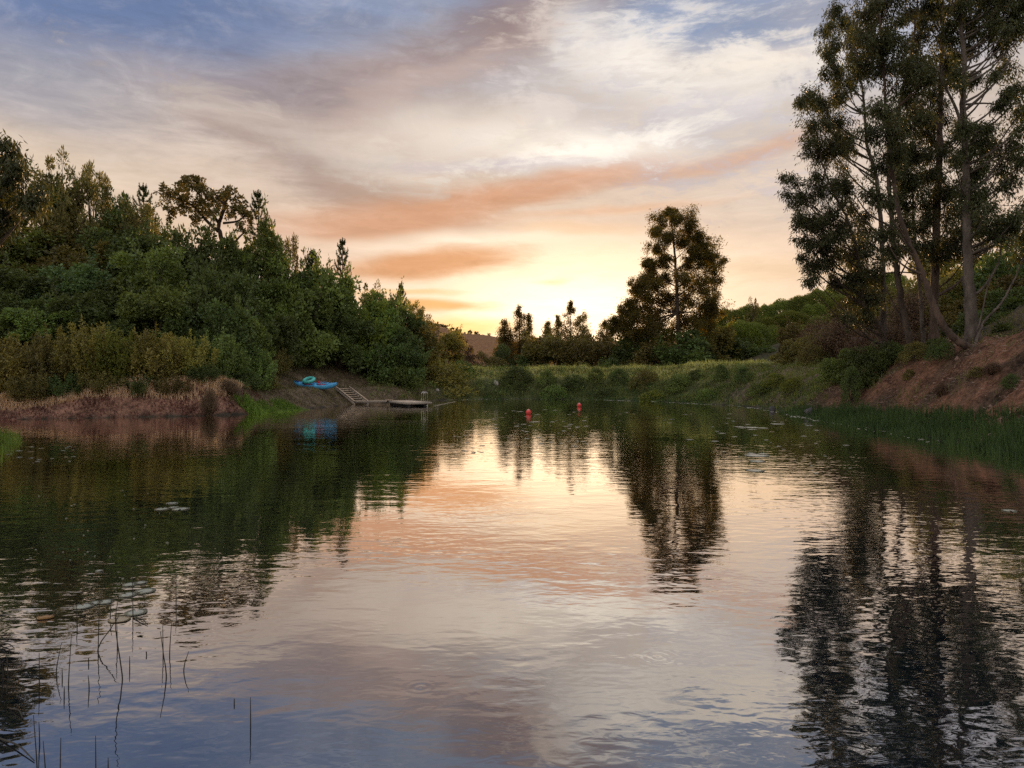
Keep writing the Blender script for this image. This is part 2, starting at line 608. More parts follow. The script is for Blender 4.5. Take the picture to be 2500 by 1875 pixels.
M['grass_dam'] = grass_mat('dam grass', (0.065, 0.085, 0.022), (0.230, 0.255, 0.078), 0.6)
M['grass_crest_lit'] = grass_mat('pale crest grass with painted skylight', (0.17, 0.18, 0.055), (0.66, 0.62, 0.25), 0.6, 0.4)  # straw colour raised to include the skylight falling on the crest
M['rush'] = grass_mat('green rushes', (0.034, 0.081, 0.026), (0.111, 0.215, 0.065), 0.8)
M['rush_dark'] = grass_mat('dark green rushes', (0.023, 0.052, 0.018), (0.078, 0.143, 0.042), 0.8)
M['red_grass'] = grass_mat('reddish dry grass', (0.46, 0.31, 0.18), (0.86, 0.65, 0.43), 0.4, 0.25)
M['red_low'] = grass_mat('dark red low growth', (0.08, 0.042, 0.034), (0.25, 0.125, 0.085), 0.3, 0.2)
M['near_grass'] = grass_mat('bright shore grass', (0.066, 0.126, 0.022), (0.204, 0.312, 0.054), 0.5)
M['bank_grass'] = grass_mat('short bank grass', (0.065, 0.065, 0.026), (0.195, 0.169, 0.072), 0.3)
M['litter'] = leaf_mat('fallen leaves and bark', (0.16, 0.10, 0.07), (0.50, 0.38, 0.30), 0.1, 0.6)

# ------------------------------------------------------------------ terrain
SHORE = np.array([(-5, 2.5), (-9, 8), (-11.5, 13), (-13.55, 18.0), (-15.0, 20.5), (-17.1, 24), (-20, 28), (-26, 33), (-28.5, 36), (-26.5, 37.4),
                  (-22, 39.6), (-18.5, 41), (-16.6, 42.2), (-15.7, 45), (-15.2, 48), (-14.1, 52), (-13.5, 56), (-13.1, 59.5), (-12.2, 61.6),
                  (-10.6, 63.2), (-8.5, 67), (-6.2, 71), (-3, 74), (1, 75), (6, 73.5), (10.2, 70.8), (13.5, 66.5), (16, 61.5), (17.8, 56),
                  (18.3, 51.5), (17.6, 46), (16.8, 40), (16.1, 33), (15.2, 26), (14.6, 20), (13, 12), (9, 5), (5, 2), (0, 0.8)], float)


def shore_dist(x, y):
    """Distance to the shoreline, positive on land."""
    x, y = np.asarray(x, float), np.asarray(y, float)
    best = np.full(x.shape, 1e9)
    inside = np.zeros(x.shape, bool)
    n = len(SHORE)
    for i in range(n):
        ax, ay = SHORE[i]
        bx, by = SHORE[(i + 1) % n]
        dx, dy = bx - ax, by - ay
        t = np.clip(((x - ax) * dx + (y - ay) * dy) / (dx * dx + dy * dy), 0, 1)
        best = np.minimum(best, (x - ax - t * dx) ** 2 + (y - ay - t * dy) ** 2)
        c = ((ay > y) != (by > y)) & (x < (bx - ax) * (y - ay) / (by - ay + 1e-12) + ax)
        inside ^= c
    d = np.sqrt(best)
    return np.where(inside, -d, d)


def weights(x, y):
    wr = ss(4, 10, x) * (1 - ss(42, 51, y))
    a = x / np.maximum(y, 20)
    wd = np.where(y > 50, ss(-0.155, -0.06, a), 0.0)
    wd = np.maximum(wd, ss(4, 10, x)) * (1 - wr)
    wn = (1 - ss(4, 10, y)) * (1 - wr)
    wl = np.clip(1 - wr - wd - wn, 0, 1)
    return wr, wd, wn, wl


def ground_z(x, y):
    x, y = np.asarray(x, float), np.asarray(y, float)
    d = shore_dist(x, y) + 0.5 * fbm(x / 2.2, y / 2.2, 5, 3) * ss(2, 8, y)
    wr, wd, wn, wl = weights(x, y)
    p = np.maximum(d, 0)
    bank = 1.35 + (0.65 - 1.0 * (1 - ss(-28.5, -21.5, x))) * (1 - ss(43, 50, y)) - 0.9 * (1 - ss(26, 34, y))
    cap = 22 - 13.5 * ss(55, 95, y)
    zl = bank * ss(0, 2.4, p) ** 0.8 + cap * (1 - np.exp(-0.6 * np.maximum(p - 4, 0) / cap))
    zd = 2.0 * ss(0.0, 4.2, p) ** 0.85 + 1.25 * ss(2.8, 9.5, p) + 0.35 * fbm(x / 2.6, y / 2.6, 55, 3) * ss(1.0, 3.5, p) - 2.3 * ss(11, 24, p) + 0.30 * np.maximum(x - 17, 0) * ss(62, 95, y)
    zd = zd * (1 - 0.8 * ss(150, 200, y)) + 0.35 * np.maximum(x - 27, 0) * (1 - ss(62, 95, y))
    zr = 0.45 * ss(0, 2.6, p) + 3.7 * ss(1.8, 7.4, p) + 0.62 * np.maximum(p - 9.5, 0)
    zr = np.minimum(zr, 26 + 0.05 * p)
    zn = 0.5 * ss(0, 2, p) + 0.03 * p
    zd = np.minimum(zd, 22 + 0.02 * p)
    z = wr * zr + wd * zd + wn * zn + wl * zl
    # far hills
    r = np.hypot(x, y)
    az = np.arctan2(x, np.maximum(y, 1e-3))
    hp = np.interp(az, [-3.2, -0.6, -0.2, -0.10, -0.05, -0.012, 0.0, 0.029, 0.05, 0.09, 0.2, 0.6, 3.2], [20, 22, 24, 28, 27.5, 25.3, 23.5, 24.5, 25.5, 22, 20, 20, 20])
    z = z + hp * ss(210, 420, r) * (1 + 0.05 * fbm(x / 90, y / 90, 21, 3))
    rough = 0.16 * fbm(x / 1.3, y / 1.3, 31, 4) + 0.5 * fbm(x / 7, y / 7, 41, 3) * ss(3, 12, p)
    z = z + rough * ss(0.2, 2.0, p) + wr * 0.42 * fbm(x / 0.9 + y / 1.6, y / 1.4, 61, 4) * ss(0.8, 2.5, p)
    ax_, ay_, bx_, by_ = -15.3, 62.0, -13.2, 59.4
    L2 = (bx_ - ax_) ** 2 + (by_ - ay_) ** 2
    tt = ((x - ax_) * (bx_ - ax_) + (y - ay_) * (by_ - ay_)) / L2
    lat = ((x - ax_) * (by_ - ay_) - (y - ay_) * (bx_ - ax_)) / math.sqrt(L2)
    line = 1.0 - 1.25 * np.clip(tt, -0.15, 1.2)
    m_ = ss(-0.5, -0.05, tt) * (1 - ss(1.1, 1.4, tt)) * ss(-2.9, -1.9, lat) * (1 - ss(0.5, 1.4, lat))
    z = z * (1 - m_) + np.minimum(z, line) * m_
    return np.where(d > 0, z + 0.02, -0.06 - 0.35 * np.minimum(-d, 4) + 0 * z)


def gz(x, y):
    return float(ground_z(np.array([x]), np.array([y]))[0])


def at(px, py, D):
    """World point at depth D seen at photo pixel (px, py)."""
    return np.array([(px - CX) / F * D, D, CAMZ - (py - HY) / F * D])


def build_ground():
    xs = np.concatenate([-np.geomspace(46, 1800, 34)[::-1], np.arange(-45.6, 45.7, 0.4), np.geomspace(46, 1800, 34)])
    ys = np.concatenate([-np.geomspace(9, 1500, 22)[::-1], np.arange(-8.6, 92, 0.4), np.geomspace(92.4, 2200, 60)])
    X, Y = np.meshgrid(xs, ys)
    Z = ground_z(X, Y)
    nx, ny = len(xs), len(ys)
    idx = np.arange(nx * ny).reshape(ny, nx)
    q = np.stack([idx[:-1, :-1], idx[:-1, 1:], idx[1:, 1:], idx[1:, :-1]], -1).reshape(-1, 4)
    g = Geo()
    g.add(np.stack([X, Y, Z], -1).reshape(-1, 3), q)
    m, nt, N, L, p = new_mat('ground soil and low growth')
    at_ = N.new('ShaderNodeAttribute')
    at_.attribute_name = 'soil'
    tx = N.new('ShaderNodeTexCoord')

    def no(scale, det, rough=0.65):
        n = N.new('ShaderNodeTexNoise')
        n.inputs['Scale'].default_value = scale
        n.inputs['Detail'].default_value = det
        n.inputs['Roughness'].default_value = rough
        L.new(tx.outputs['Object'], n.inputs['Vector'])
        return n.outputs[0]
    n1, n2 = no(0.9, 8, 0.7), no(6.0, 6)
    ad = N.new('ShaderNodeMath')
    ad.operation = 'ADD'
    L.new(n1, ad.inputs[0])
    L.new(n2, ad.inputs[1])
    mr = N.new('ShaderNodeMapRange')
    L.new(ad.outputs[0], mr.inputs[0])
    mr.inputs[1].default_value = 0.76
    mr.inputs[2].default_value = 1.26
    mr.inputs[3].default_value = 0.22
    mr.inputs[4].default_value = 1.9
    vs = N.new('ShaderNodeVectorMath')
    vs.operation = 'SCALE'
    L.new(at_.outputs['Color'], vs.inputs[0])
    L.new(mr.outputs[0], vs.inputs['Scale'])
    L.new(vs.outputs[0], p.inputs['Base Color'])
    p.inputs['Roughness'].default_value = 0.95
    p.inputs['Specular IOR Level'].default_value = 0.1
    bp = N.new('ShaderNodeBump')
    bp.inputs['Strength'].default_value = 0.9
    bp.inputs['Distance'].default_value = 0.12
    L.new(ad.outputs[0], bp.inputs['Height'])
    L.new(bp.outputs[0], p.inputs['Normal'])
    me = g.mesh('ground', m, smooth=True)
    x, y = X.ravel(), Y.ravel()
    d = shore_dist(x, y)
    wr, wd, wn, wl = weights(x, y)
    col = np.zeros((len(x), 4))
    base = np.array([0.070, 0.062, 0.034])

    def put(w, c):
        col[:, :3] = col[:, :3] * (1 - w[:, None]) + np.array(c) * w[:, None]
    col[:, :3] = base
    col[:, 3] = 1
    put(wl * (1 - ss(2.8, 4.5, d)) * ss(28, 34, y) * (1 - ss(43, 45, y)), (0.20, 0.110, 0.075))
    put(wl * (1 - ss(5, 9, d)) * ss(43, 46, y), (0.125, 0.094, 0.060))
    put(wd * (1 - ss(5, 8, d)), (0.070, 0.080, 0.030))
    put(wd * ss(3, 5, d) * (1 - ss(14, 20, d)), (0.22, 0.205, 0.080))  # crest band lightened as if lit by the sky
    red = wr * ss(1.2, 2.8, d) * (1 - ss(8.5, 11, d))
    put(red, (0.165, 0.085, 0.052))
    put(red * ss(0.02, 0.25, fbm(x / 2.2, y / 2.2, 77, 3)), (0.085, 0.055, 0.036))
    put(wr * ss(9, 12, d), (0.085, 0.068, 0.042))
    trk = ss(16, 19, x) * (1 - ss(25, 28, x)) * ss(47, 52, y) * (1 - ss(64, 70, y))
    put(trk * 0.8, (0.115, 0.085, 0.060))
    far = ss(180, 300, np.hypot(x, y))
    put(far, (0.21, 0.115, 0.055))  # orange tone paints the warm haze into the far hills
    put((d < 0.15).astype(float), (0.045, 0.038, 0.028))
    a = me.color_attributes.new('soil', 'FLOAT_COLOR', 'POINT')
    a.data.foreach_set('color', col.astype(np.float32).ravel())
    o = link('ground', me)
    kind(o, 'structure', 'banks and hillsides of earth and low growth around the pond')
    return o


build_ground()


def build_water():
    m, nt, N, L, p = new_mat('pond water')
    N.remove(p)
    tx = N.new('ShaderNodeTexCoord')

    def no(scale, det, stretch=(1, 1, 1), rot=0.0, dist=0.0):
        mp = N.new('ShaderNodeMapping')
        mp.inputs['Scale'].default_value = stretch
        mp.inputs['Rotation'].default_value = (0, 0, rot)
        L.new(tx.outputs['Object'], mp.inputs['Vector'])
        n = N.new('ShaderNodeTexNoise')
        n.inputs['Scale'].default_value = scale
        n.inputs['Detail'].default_value = det
        n.inputs['Roughness'].default_value = 0.5
        n.inputs['Distortion'].default_value = dist
        L.new(mp.outputs[0], n.inputs['Vector'])
        return n.outputs[0]

    def ma(op, a, b):
        n = N.new('ShaderNodeMath')
        n.operation = op
        for i, v in enumerate((a, b)):
            if isinstance(v, (int, float)):
                n.inputs[i].default_value = v
            else:
                L.new(v, n.inputs[i])
        return n.outputs[0]
    r1 = no(3.4, 2, (0.55, 1.0, 1), 0.15, 0.4)        # ripples about 25 cm apart
    r2 = no(9.0, 2, (0.6, 1.0, 1), -0.2, 0.3)          # fine ripples
    sw = no(0.7, 2, (0.6, 1.0, 1), 0.1, 0.5)           # slow swell
    gust = N.new('ShaderNodeMapRange')
    gust.interpolation_type = 'SMOOTHSTEP'
    L.new(no(0.16, 3, (0.6, 1, 1), 0.5, 0.8), gust.inputs[0])
    gust.inputs[1].default_value = 0.34
    gust.inputs[2].default_value = 0.62
    gust.inputs[3].default_value = 0.35
    gust.inputs[4].default_value = 1.25
    h = ma('ADD', ma('MULTIPLY', r1, 0.0064), ma('MULTIPLY', r2, 0.0020))
    h = ma('MULTIPLY', h, gust.outputs[0])
    h = ma('ADD', h, ma('MULTIPLY', sw, 0.007))
    # rings where fish touch the surface
    for (rx, ry, rr) in ((-0.65, 5.05, 0.16), (1.15, 5.6, 0.26), (1.05, 4.4, 0.12)):
        mp = N.new('ShaderNodeMapping')
        mp.inputs['Location'].default_value = (-rx, -ry, 0)
        L.new(tx.outputs['Object'], mp.inputs['Vector'])
        ln = N.new('ShaderNodeVectorMath')
        ln.operation = 'LENGTH'
        L.new(mp.outputs[0], ln.inputs[0])
        w = ma('SINE', ma('MULTIPLY', ln.outputs['Value'], 95.0), 0)
        fall = N.new('ShaderNodeMapRange')
        L.new(ln.outputs['Value'], fall.inputs[0])
        fall.inputs[1].default_value = 0.02
        fall.inputs[2].default_value = rr
        fall.inputs[3].default_value = 0.00028
        fall.inputs[4].default_value = 0.0
        h = ma('ADD', h, ma('MULTIPLY', w, fall.outputs[0]))
    bp = N.new('ShaderNodeBump')
    bp.inputs['Strength'].default_value = 1.0
    bp.inputs['Distance'].default_value = 1.0
    L.new(h, bp.inputs['Height'])
    fr = N.new('ShaderNodeFresnel')
    fr.inputs['IOR'].default_value = 1.333
    L.new(bp.outputs[0], fr.inputs['Normal'])
    pw = ma('POWER', fr.outputs[0], 0.27)
    pw = ma('SUBTRACT', ma('MULTIPLY', pw, 1.66), 0.40)
    gl = N.new('ShaderNodeBsdfGlossy')
    gl.inputs['Roughness'].default_value = 0.014
    gl.inputs['Color'].default_value = (1.0, 0.955, 0.90, 1)
    L.new(bp.outputs[0], gl.inputs['Normal'])
    df = N.new('ShaderNodeBsdfDiffuse')
    df.inputs['Color'].default_value = (0.002, 0.008, 0.015, 1)
    ms = N.new('ShaderNodeMixShader')
    L.new(pw, ms.inputs[0])
    L.new(df.outputs[0], ms.inputs[1])
    L.new(gl.outputs[0], ms.inputs[2])
    L.new(ms.outputs[0], N['Material Output'].inputs['Surface'])
    g = Geo()
    xs, ys = np.linspace(-34, 24, 30), np.linspace(-3, 80, 42)
    X, Y = np.meshgrid(xs, ys)
    idx = np.arange(X.size).reshape(X.shape)
    q = np.stack([idx[:-1, :-1], idx[:-1, 1:], idx[1:, 1:], idx[1:, :-1]], -1).reshape(-1, 4)
    g.add(np.stack([X, Y, 0 * X], -1).reshape(-1, 3), q)
    kind(link('water', g.mesh('water', m)), 'structure', 'still pond water mirroring the sunset sky and trees')


build_water()

# ------------------------------------------------------------------ plant builders


def puff_leaves(g, cen, rad, n, Ln, W, squash=0.8, up=0.25, shell=0.55):
    d = norm(rng.normal(size=(n, 3)))
    r = rad * (shell + (1 - shell) * rng.random(n) ** 0.7) * (0.85 + 0.3 * rng.random(n))
    P = cen + d * r[:, None] * np.array([1, 1, squash])
    D = d + rng.normal(size=(n, 3)) * 0.7 + np.array([0, 0, up])
    leaves(g, P, D, Ln * rng.uniform(0.7, 1.3, n), W * rng.uniform(0.7, 1.3, n))


def bush_proto(kind_, seed):
    """Foliage and stem meshes of a bush about 5 m wide and 4 m high, base at the origin."""
    global rng
    rng = np.random.default_rng(seed)
    g, s = Geo(), Geo()
    R, H = 2.5, 4.0
    tips = []
    if kind_ in ('round', 'tall'):
        lob = [(np.array([rng.normal() * 0.4, rng.normal() * 0.4, H - 1.15]), 1.05)]
        for i in range(8):
            a = i * 0.785 + rng.uniform(-0.4, 0.4)
            lr = rng.uniform(0.7, 1.15)
            rr = rng.uniform(0.45, 1.0) * (R - lr)
            lob.append((np.array([math.cos(a) * rr, math.sin(a) * rr, rng.uniform(0.8, H - 1.0 * lr)]), lr))
        for i in range(4):
            a = rng.uniform(0, 6.28)
            lob.append((np.array([math.cos(a) * 1.5, math.sin(a) * 1.5, 0.6]), 0.9))
        for (lc, lr) in lob:
            for k_ in range(8):
                d_ = norm(rng.normal(size=3) + np.array([0, 0, 0.35]))
                c = lc + d_ * lr * rng.uniform(0.45, 0.85)
                puff_leaves(g, c, lr * rng.uniform(0.26, 0.52), 95, 0.20, 0.105, 0.85)
            puff_leaves(g, lc, lr * 0.7, 130, 0.20, 0.105, 0.9)
            if rng.random() < 0.6:
                ot = norm((lc - np.array([0, 0, 1.0]))[None])[0] * 0.8 + np.array([0, 0, 0.5])
                t_ = rng.random(46)
                st_ = lc + ot * lr * 0.7
                leaves(g, st_ + ot * (0.75 * t_)[:, None] + rng.normal(size=(46, 3)) * 0.10, rng.normal(size=(46, 3)) * 0.7 + ot, 0.18, 0.085)
                tube(s, np.array([lc, st_ + ot * 0.75]), [0.02, 0.006], 4, False)
            tube(s, spline([(0, 0, -0.2), lc * np.array([0.4, 0.4, 0.5]), lc], 5), [0.09, 0.07, 0.05, 0.035, 0.02], 5, False)
    elif kind_ == 'upright':
        for i in range(95):
            a, rr = rng.uniform(0, 2 * math.pi), R * rng.random() ** 0.5
            hh = H * (0.98 - 0.42 * (rr / R) ** 2) * rng.uniform(0.66, 1.06)
            base = np.array([math.cos(a) * rr * 0.7, math.sin(a) * rr * 0.7, 0.1])
            top = np.array([math.cos(a) * rr * 1.05 + rng.normal() * 0.15, math.sin(a) * rr * 1.05 + rng.normal() * 0.15, hh])
            n = 120
            t = rng.random(n) ** 0.75
            P = base + (top - base) * t[:, None] + rng.normal(size=(n, 3)) * (0.27 * (1.15 - t))[:, None]
            D = rng.normal(size=(n, 3)) * 0.9 + np.array([0, 0, 0.6])
            leaves(g, P, D, 0.20 * rng.uniform(0.6, 1.4, n), 0.09)
            if i % 6 == 0:
                tube(s, [base * 0.4, (base + top) / 2, top], [0.03, 0.02, 0.006], 4, False)
    elif kind_ == 'loose':
        for i in range(46):
            a, h = rng.uniform(0, 2 * math.pi), rng.random()
            rr = R * rng.uniform(0.35, 1.0) * (1 - 0.55 * h ** 2)
            c = np.array([math.cos(a) * rr, math.sin(a) * rr, 0.5 + h * (H - 0.6)])
            puff_leaves(g, c, rng.uniform(0.28, 0.55), 110, 0.18, 0.085, 0.7, 0.1, 0.2)
            tips.append(c)
        for c in tips:
            m = c * np.array([0.35, 0.35, 0.55])
            tube(s, spline([(0, 0, 0), m, c], 5), [0.07, 0.05, 0.035, 0.022, 0.01], 4, False)
    elif kind_ == 'dome':
        n = 15000
        d = norm(rng.normal(size=(n, 3)))
        d[:, 2] = np.abs(d[:, 2]) * 1.0 - 0.28 * (rng.random(n) < 0.35)
        d = norm(d)
        lump = 1 + 0.10 * np.sin(5 * d[:, 0] + seed) * np.cos(6 * d[:, 1] - seed) + 0.05 * np.sin(13 * d[:, 0] + 9 * d[:, 2])
        r = lump * (0.80 + 0.22 * rng.random(n))
        P = d * r[:, None] * np.array([R, R, H * 0.62]) + np.array([0, 0, H * 0.36])
        P[:, 2] = np.maximum(P[:, 2], 0.05)
        D = d * 0.7 + rng.normal(size=(n, 3)) * 0.35 + np.array([0, 0, 0.8])
        leaves(g, P, D, 0.22 * rng.uniform(0.7, 1.3, n), 0.075)
    elif kind_ == 'dry':
        for i in range(520):
            a, rr = rng.uniform(0, 2 * math.pi), R * rng.random() ** 0.6
            top = np.array([math.cos(a) * rr, math.sin(a) * rr, H * (1 - 0.55 * (rr / R) ** 2) * rng.uniform(0.45, 1.0)])
            m = top * np.array([0.5, 0.5, 0.6]) + rng.normal(size=3) * 0.15
            tube(g, spline([top * np.array([0.3, 0.3, 0]), m, top], 4), [0.016, 0.013, 0.010, 0.006], 3, False)
            n = 14
            t = 0.45 + 0.6 * rng.random(n)
            P = (m + (top - m) * t[:, None]) + rng.normal(size=(n, 3)) * 0.16
            leaves(g, P, rng.normal(size=(n, 3)) + np.array([0, 0, 0.6]), 0.17, 0.05)
    elif kind_ == 'mound':
        K = 36
        for i in range(K):
            a, h = rng.uniform(0, 2 * math.pi), rng.random()
            rr = R * math.sqrt(max(0.03, 1 - h ** 2)) * rng.uniform(0.6, 1)
            c = np.array([math.cos(a) * rr * 0.85, math.sin(a) * rr * 0.85, 0.25 + h * (H - 0.9)])
            puff_leaves(g, c, rng.uniform(0.5, 0.9), 130, 0.28, 0.08, 0.8, 0.5, 0.5)
    if not s.v:
        for i in range(5):
            a = i * 1.3 + seed
            tp = np.array([math.cos(a) * 1.1, math.sin(a) * 1.1, 2.2])
            tube(s, spline([(0.1 * math.cos(a), 0.1 * math.sin(a), -0.2), tp * np.array([0.4, 0.4, 0.5]), tp], 5), [0.09, 0.075, 0.055, 0.04, 0.02], 5, False)
    return g.mesh('foliage ' + kind_, M['bush_mid']), s.mesh('stems ' + kind_, M['bark_dark'])


PROTO = {k: [bush_proto(k, 100 + 10 * i + j) for j in range(n)] for i, (k, n) in enumerate(
    (('round', 4), ('upright', 3), ('loose', 2), ('dome', 2), ('dry', 2), ('mound', 2)))}
_used = {}
rng = np.random.default_rng(99)


def bush(kind_, px, ptop, D, wpx, mat, label, name='bush', cat='bush', group=None, sink=0.0, minh=0.8):
    """A bush centred on photo column px at depth D, its top at photo row ptop, wpx wide; stands on the ground."""
    p = at(px, ptop, D)
    z = gz(p[0], p[1]) - 0.1 - sink
    h = max(minh, p[2] - z)
    w = wpx / F * D
    if kind_ == 'round':
        w *= 1.18
    if h < 0.6 * w:
        z, h = p[2] - 0.6 * w, 0.6 * w
    i = _used.get(kind_, 0)
    _used[kind_] = i + 1
    fo, st = PROTO[kind_][i % len(PROTO[kind_])]
    o = thing(name, label, cat, (p[0], p[1], z), (i * 2.4) % 6.28, group)
    o.scale = (w / 5.0, w / 5.0, h / 4.0)
    c = link('stem', st, o)
    f = link('foliage', fo, o)
    f.material_slots[0].link = 'OBJECT'
    f.material_slots[0].material = M[mat]
    return o


def euc(name, label, D, trunk_px, radii, clumps, leafscale=1.0, dens=1.0, mat='euc', bark='bark_pale', group=None, cat='tree', depth=1.8, sides=9, extra=(), root=None, droop=0.9):
    """A eucalyptus: trunk through photo points, leaf clumps (px, py, r) with limbs that reach them."""
    tp = np.array([at(x, y, D + (dd if len(q) else 0)) for (x, y, *q) in trunk_px for dd in [q[0] if q else 0]])
    base = tp[0].copy()
    base[2] = gz(base[0], base[1])
    tp[0, 2] = min(tp[0, 2], base[2] + 0.02)
    o = thing(name, label, cat, tuple(base), 0, group)
    gT, gL = Geo(), Geo()
    path = spline(tp, 8 * len(tp))
    path[0, 2] -= 0.25
    k = np.linspace(0, 1, len(path))
    rad = np.interp(k, np.linspace(0, 1, len(radii)), radii)
    rad[:3] *= (1.5, 1.22, 1.08)
    jit = rng.normal(size=path.shape) * 0.02 * leafscale
    tube(gT, path + jit - base, rad, sides, True)
    for ex in extra:
        ep = spline([at(x, y, D + (q[0] if q else 0)) for (x, y, *q) in ex[0]], 14)
        tube(gT, ep - base, np.linspace(ex[1], ex[2], 14), 7, True)
    full = []
    for (cx, cy, cr) in clumps:
        full.append((cx, cy, cr * rng.uniform(0.75, 1.0)))
        an_ = rng.uniform(0, 6.28)
        if leafscale > 1.2:
            continue
        full.append((cx + math.cos(an_) * cr * 1.0, cy + math.sin(an_) * cr * 0.9, cr * rng.uniform(0.3, 0.5)))
    for (cx, cy, cr) in full:
        dd = rng.uniform(-depth, depth)
        c = at(cx, cy, D + dd)
        r = cr / F * D
        hd = np.hypot(*(path[:, :2] - c[:2]).T)
        want = c[2] - 0.75 * hd - 0.3 * r
        j = int(np.argmin(np.abs(path[:, 2] - want) + 0.15 * hd))
        j = min(max(j, 3 if leafscale < 1.2 else int(0.33 * len(path))), len(path) - 2)
        a = path[j]
        m = a * 0.5 + c * 0.5 + np.array([0, 0, -0.10 * np.linalg.norm(c - a)]) + rng.normal(size=3) * 0.12 * r
        ra = min(rad[j] * 0.55, 0.018 * leafscale + (0.018 if leafscale < 1.2 else 0.010) * np.linalg.norm(c - a))
        bp = spline([a, m, c], 7)
        tube(gT, bp - base, np.linspace(ra, 0.012 * leafscale, 7), 5, False)
        if leafscale > 1.2:
            for k_ in range(13):
                cc = c + rng.normal(size=3) * r * np.array([0.58, 0.58, 0.52])
                rr = r * rng.uniform(0.18, 0.36)
                n = int(dens * 150)
                leaves(gL, cc + rng.normal(size=(n, 3)) * rr - base, rng.normal(size=(n, 3)) * 0.6 + np.array([0, 0, -droop]), 0.30 * rng.uniform(0.6, 1.3, n), 0.085)
                tube(gT, np.array([bp[-2], (bp[-2] + cc) / 2, cc]) - base, np.array([0.02, 0.014, 0.006]), 3, False)
            continue
        ns = max(6, int(25 * dens * (r / 1.0 / leafscale) ** 1.6 + 3))
        for s_ in range(ns):
            dv = norm(rng.normal(size=3) * np.array([1, 1, 0.85]) + np.array([0, 0, 0.15]))
            e_ = c + dv * r * rng.uniform(0.25, 1.28)
            b0 = bp[-2] if rng.random() < 0.4 else c
            mid = (b0 + e_) / 2 + np.array([0, 0, 0.12 * r])
            tube(gT, np.array([b0, mid, e_]) - base, np.array([0.013, 0.009, 0.004]) * leafscale, 3, False)
            n = int(40 * rng.uniform(0.5, 1.5))
            t = rng.random(n) ** 0.6
            P = b0 + (e_ - b0) * (0.25 + 0.8 * t)[:, None] + rng.normal(size=(n, 3)) * (0.15 * leafscale)
            Dn = rng.normal(size=(n, 3)) * 0.55 + dv * 0.35 + np.array([0, 0, -droop])
            leaves(gL, P - base, Dn, 0.245 * leafscale * rng.uniform(0.6, 1.35, n), 0.056 * leafscale * rng.uniform(0.7, 1.3, n))
    link('trunk', gT.mesh('trunk', M[bark], True), o)
    link('crown', gL.mesh('crown', M[mat]), o)
    return o


# ------------------------------------------------------------------ eucalyptus stand on the right bank
def c4(lst):
    return [(1800 + x / 1.843, y / 1.843, r / 1.843) for (x, y, r) in lst]


def p4(lst):
    return [(1800 + a[0] / 1.843, a[1] / 1.843, *(a[2:])) for a in lst]


EG = 'eucalyptus stand on the right bank'
euc('eucalyptus_tree', 'tallest pale eucalyptus with the thickest trunk, nearest the right frame edge above the red bank', 36,
    p4([(1058, 1500), (1045, 1330), (1035, 1100), (1030, 800), (1015, 450), (1020, 250), (1000, 80), (1010, -120), (1000, -330)]),
    [0.33, 0.27, 0.21, 0.17, 0.14, 0.11, 0.08, 0.05, 0.03],
    c4([(960, 120, 85), (1060, 130, 95), (1000, 40, 75), (1065, 210, 80), (1180, 110, 80), (1250, 85, 60), (1190, 190, 70), (1215, 290, 70),
        (1290, 130, 60), (1240, 400, 60), (1275, 500, 80), (1200, 480, 50), (1060, 370, 45), (1085, 640, 90), (1150, 650, 85), (1185, 750, 80),
        (1065, 790, 100), (1212, 830, 50), (1070, 985, 120), (1150, 1050, 100), (1205, 1000, 70), (1240, 640, 70), (1000, -90, 130), (1100, -120, 130),
        (1200, -60, 110), (940, -160, 120), (1060, -280, 140), (1180, -220, 120), (1280, 20, 80), (1190, 5, 80), (1090, 40, 70), (1290, 720, 60), (1280, 960, 60), (1025, 570, 55), (1045, 900, 85), (1000, 330, 50), (1030, 690, 60)]),
    extra=[(p4([(1050, 1330), (1090, 1310), (1130, 1260), (1175, 1180), (1190, 1080)]), 0.075, 0.03),
           (p4([(1018, 500), (1080, 450), (1170, 360), (1230, 260)]), 0.09, 0.03),
           (p4([(1030, 620), (980, 480), (930, 380), (880, 250)]), 0.09, 0.03),
           (p4([(1040, 870), (1100, 830), (1200, 700), (1280, 650)]), 0.07, 0.025),
           (p4([(1030, 470), (1120, 465), (1230, 480)]), 0.06, 0.02)], group=EG)
euc('eucalyptus_tree', 'straight reddish eucalyptus trunk just left of the thickest pale trunk', 41,
    p4([(885, 1530), (888, 1280), (898, 1000), (908, 720), (915, 500), (920, 250), (921, 60), (915, -140), (900, -300)]),
    [0.25, 0.22, 0.20, 0.17, 0.14, 0.11, 0.08, 0.05, 0.03],
    c4([(950, 255, 70), (930, 60, 80), (870, 30, 80), (850, 600, 95), (900, 510, 70), (870, 420, 75), (960, 350, 80), (1000, 560, 60), (1000, 720, 80),
        (960, 860, 100), (1000, 1060, 110), (950, 1110, 100), (950, 965, 95), (880, 780, 80), (890, -100, 110), (840, -190, 110), (930, 660, 70), (860, 920, 80),
        (905, 1150, 70)]),
    bark='bark_red', group=EG)
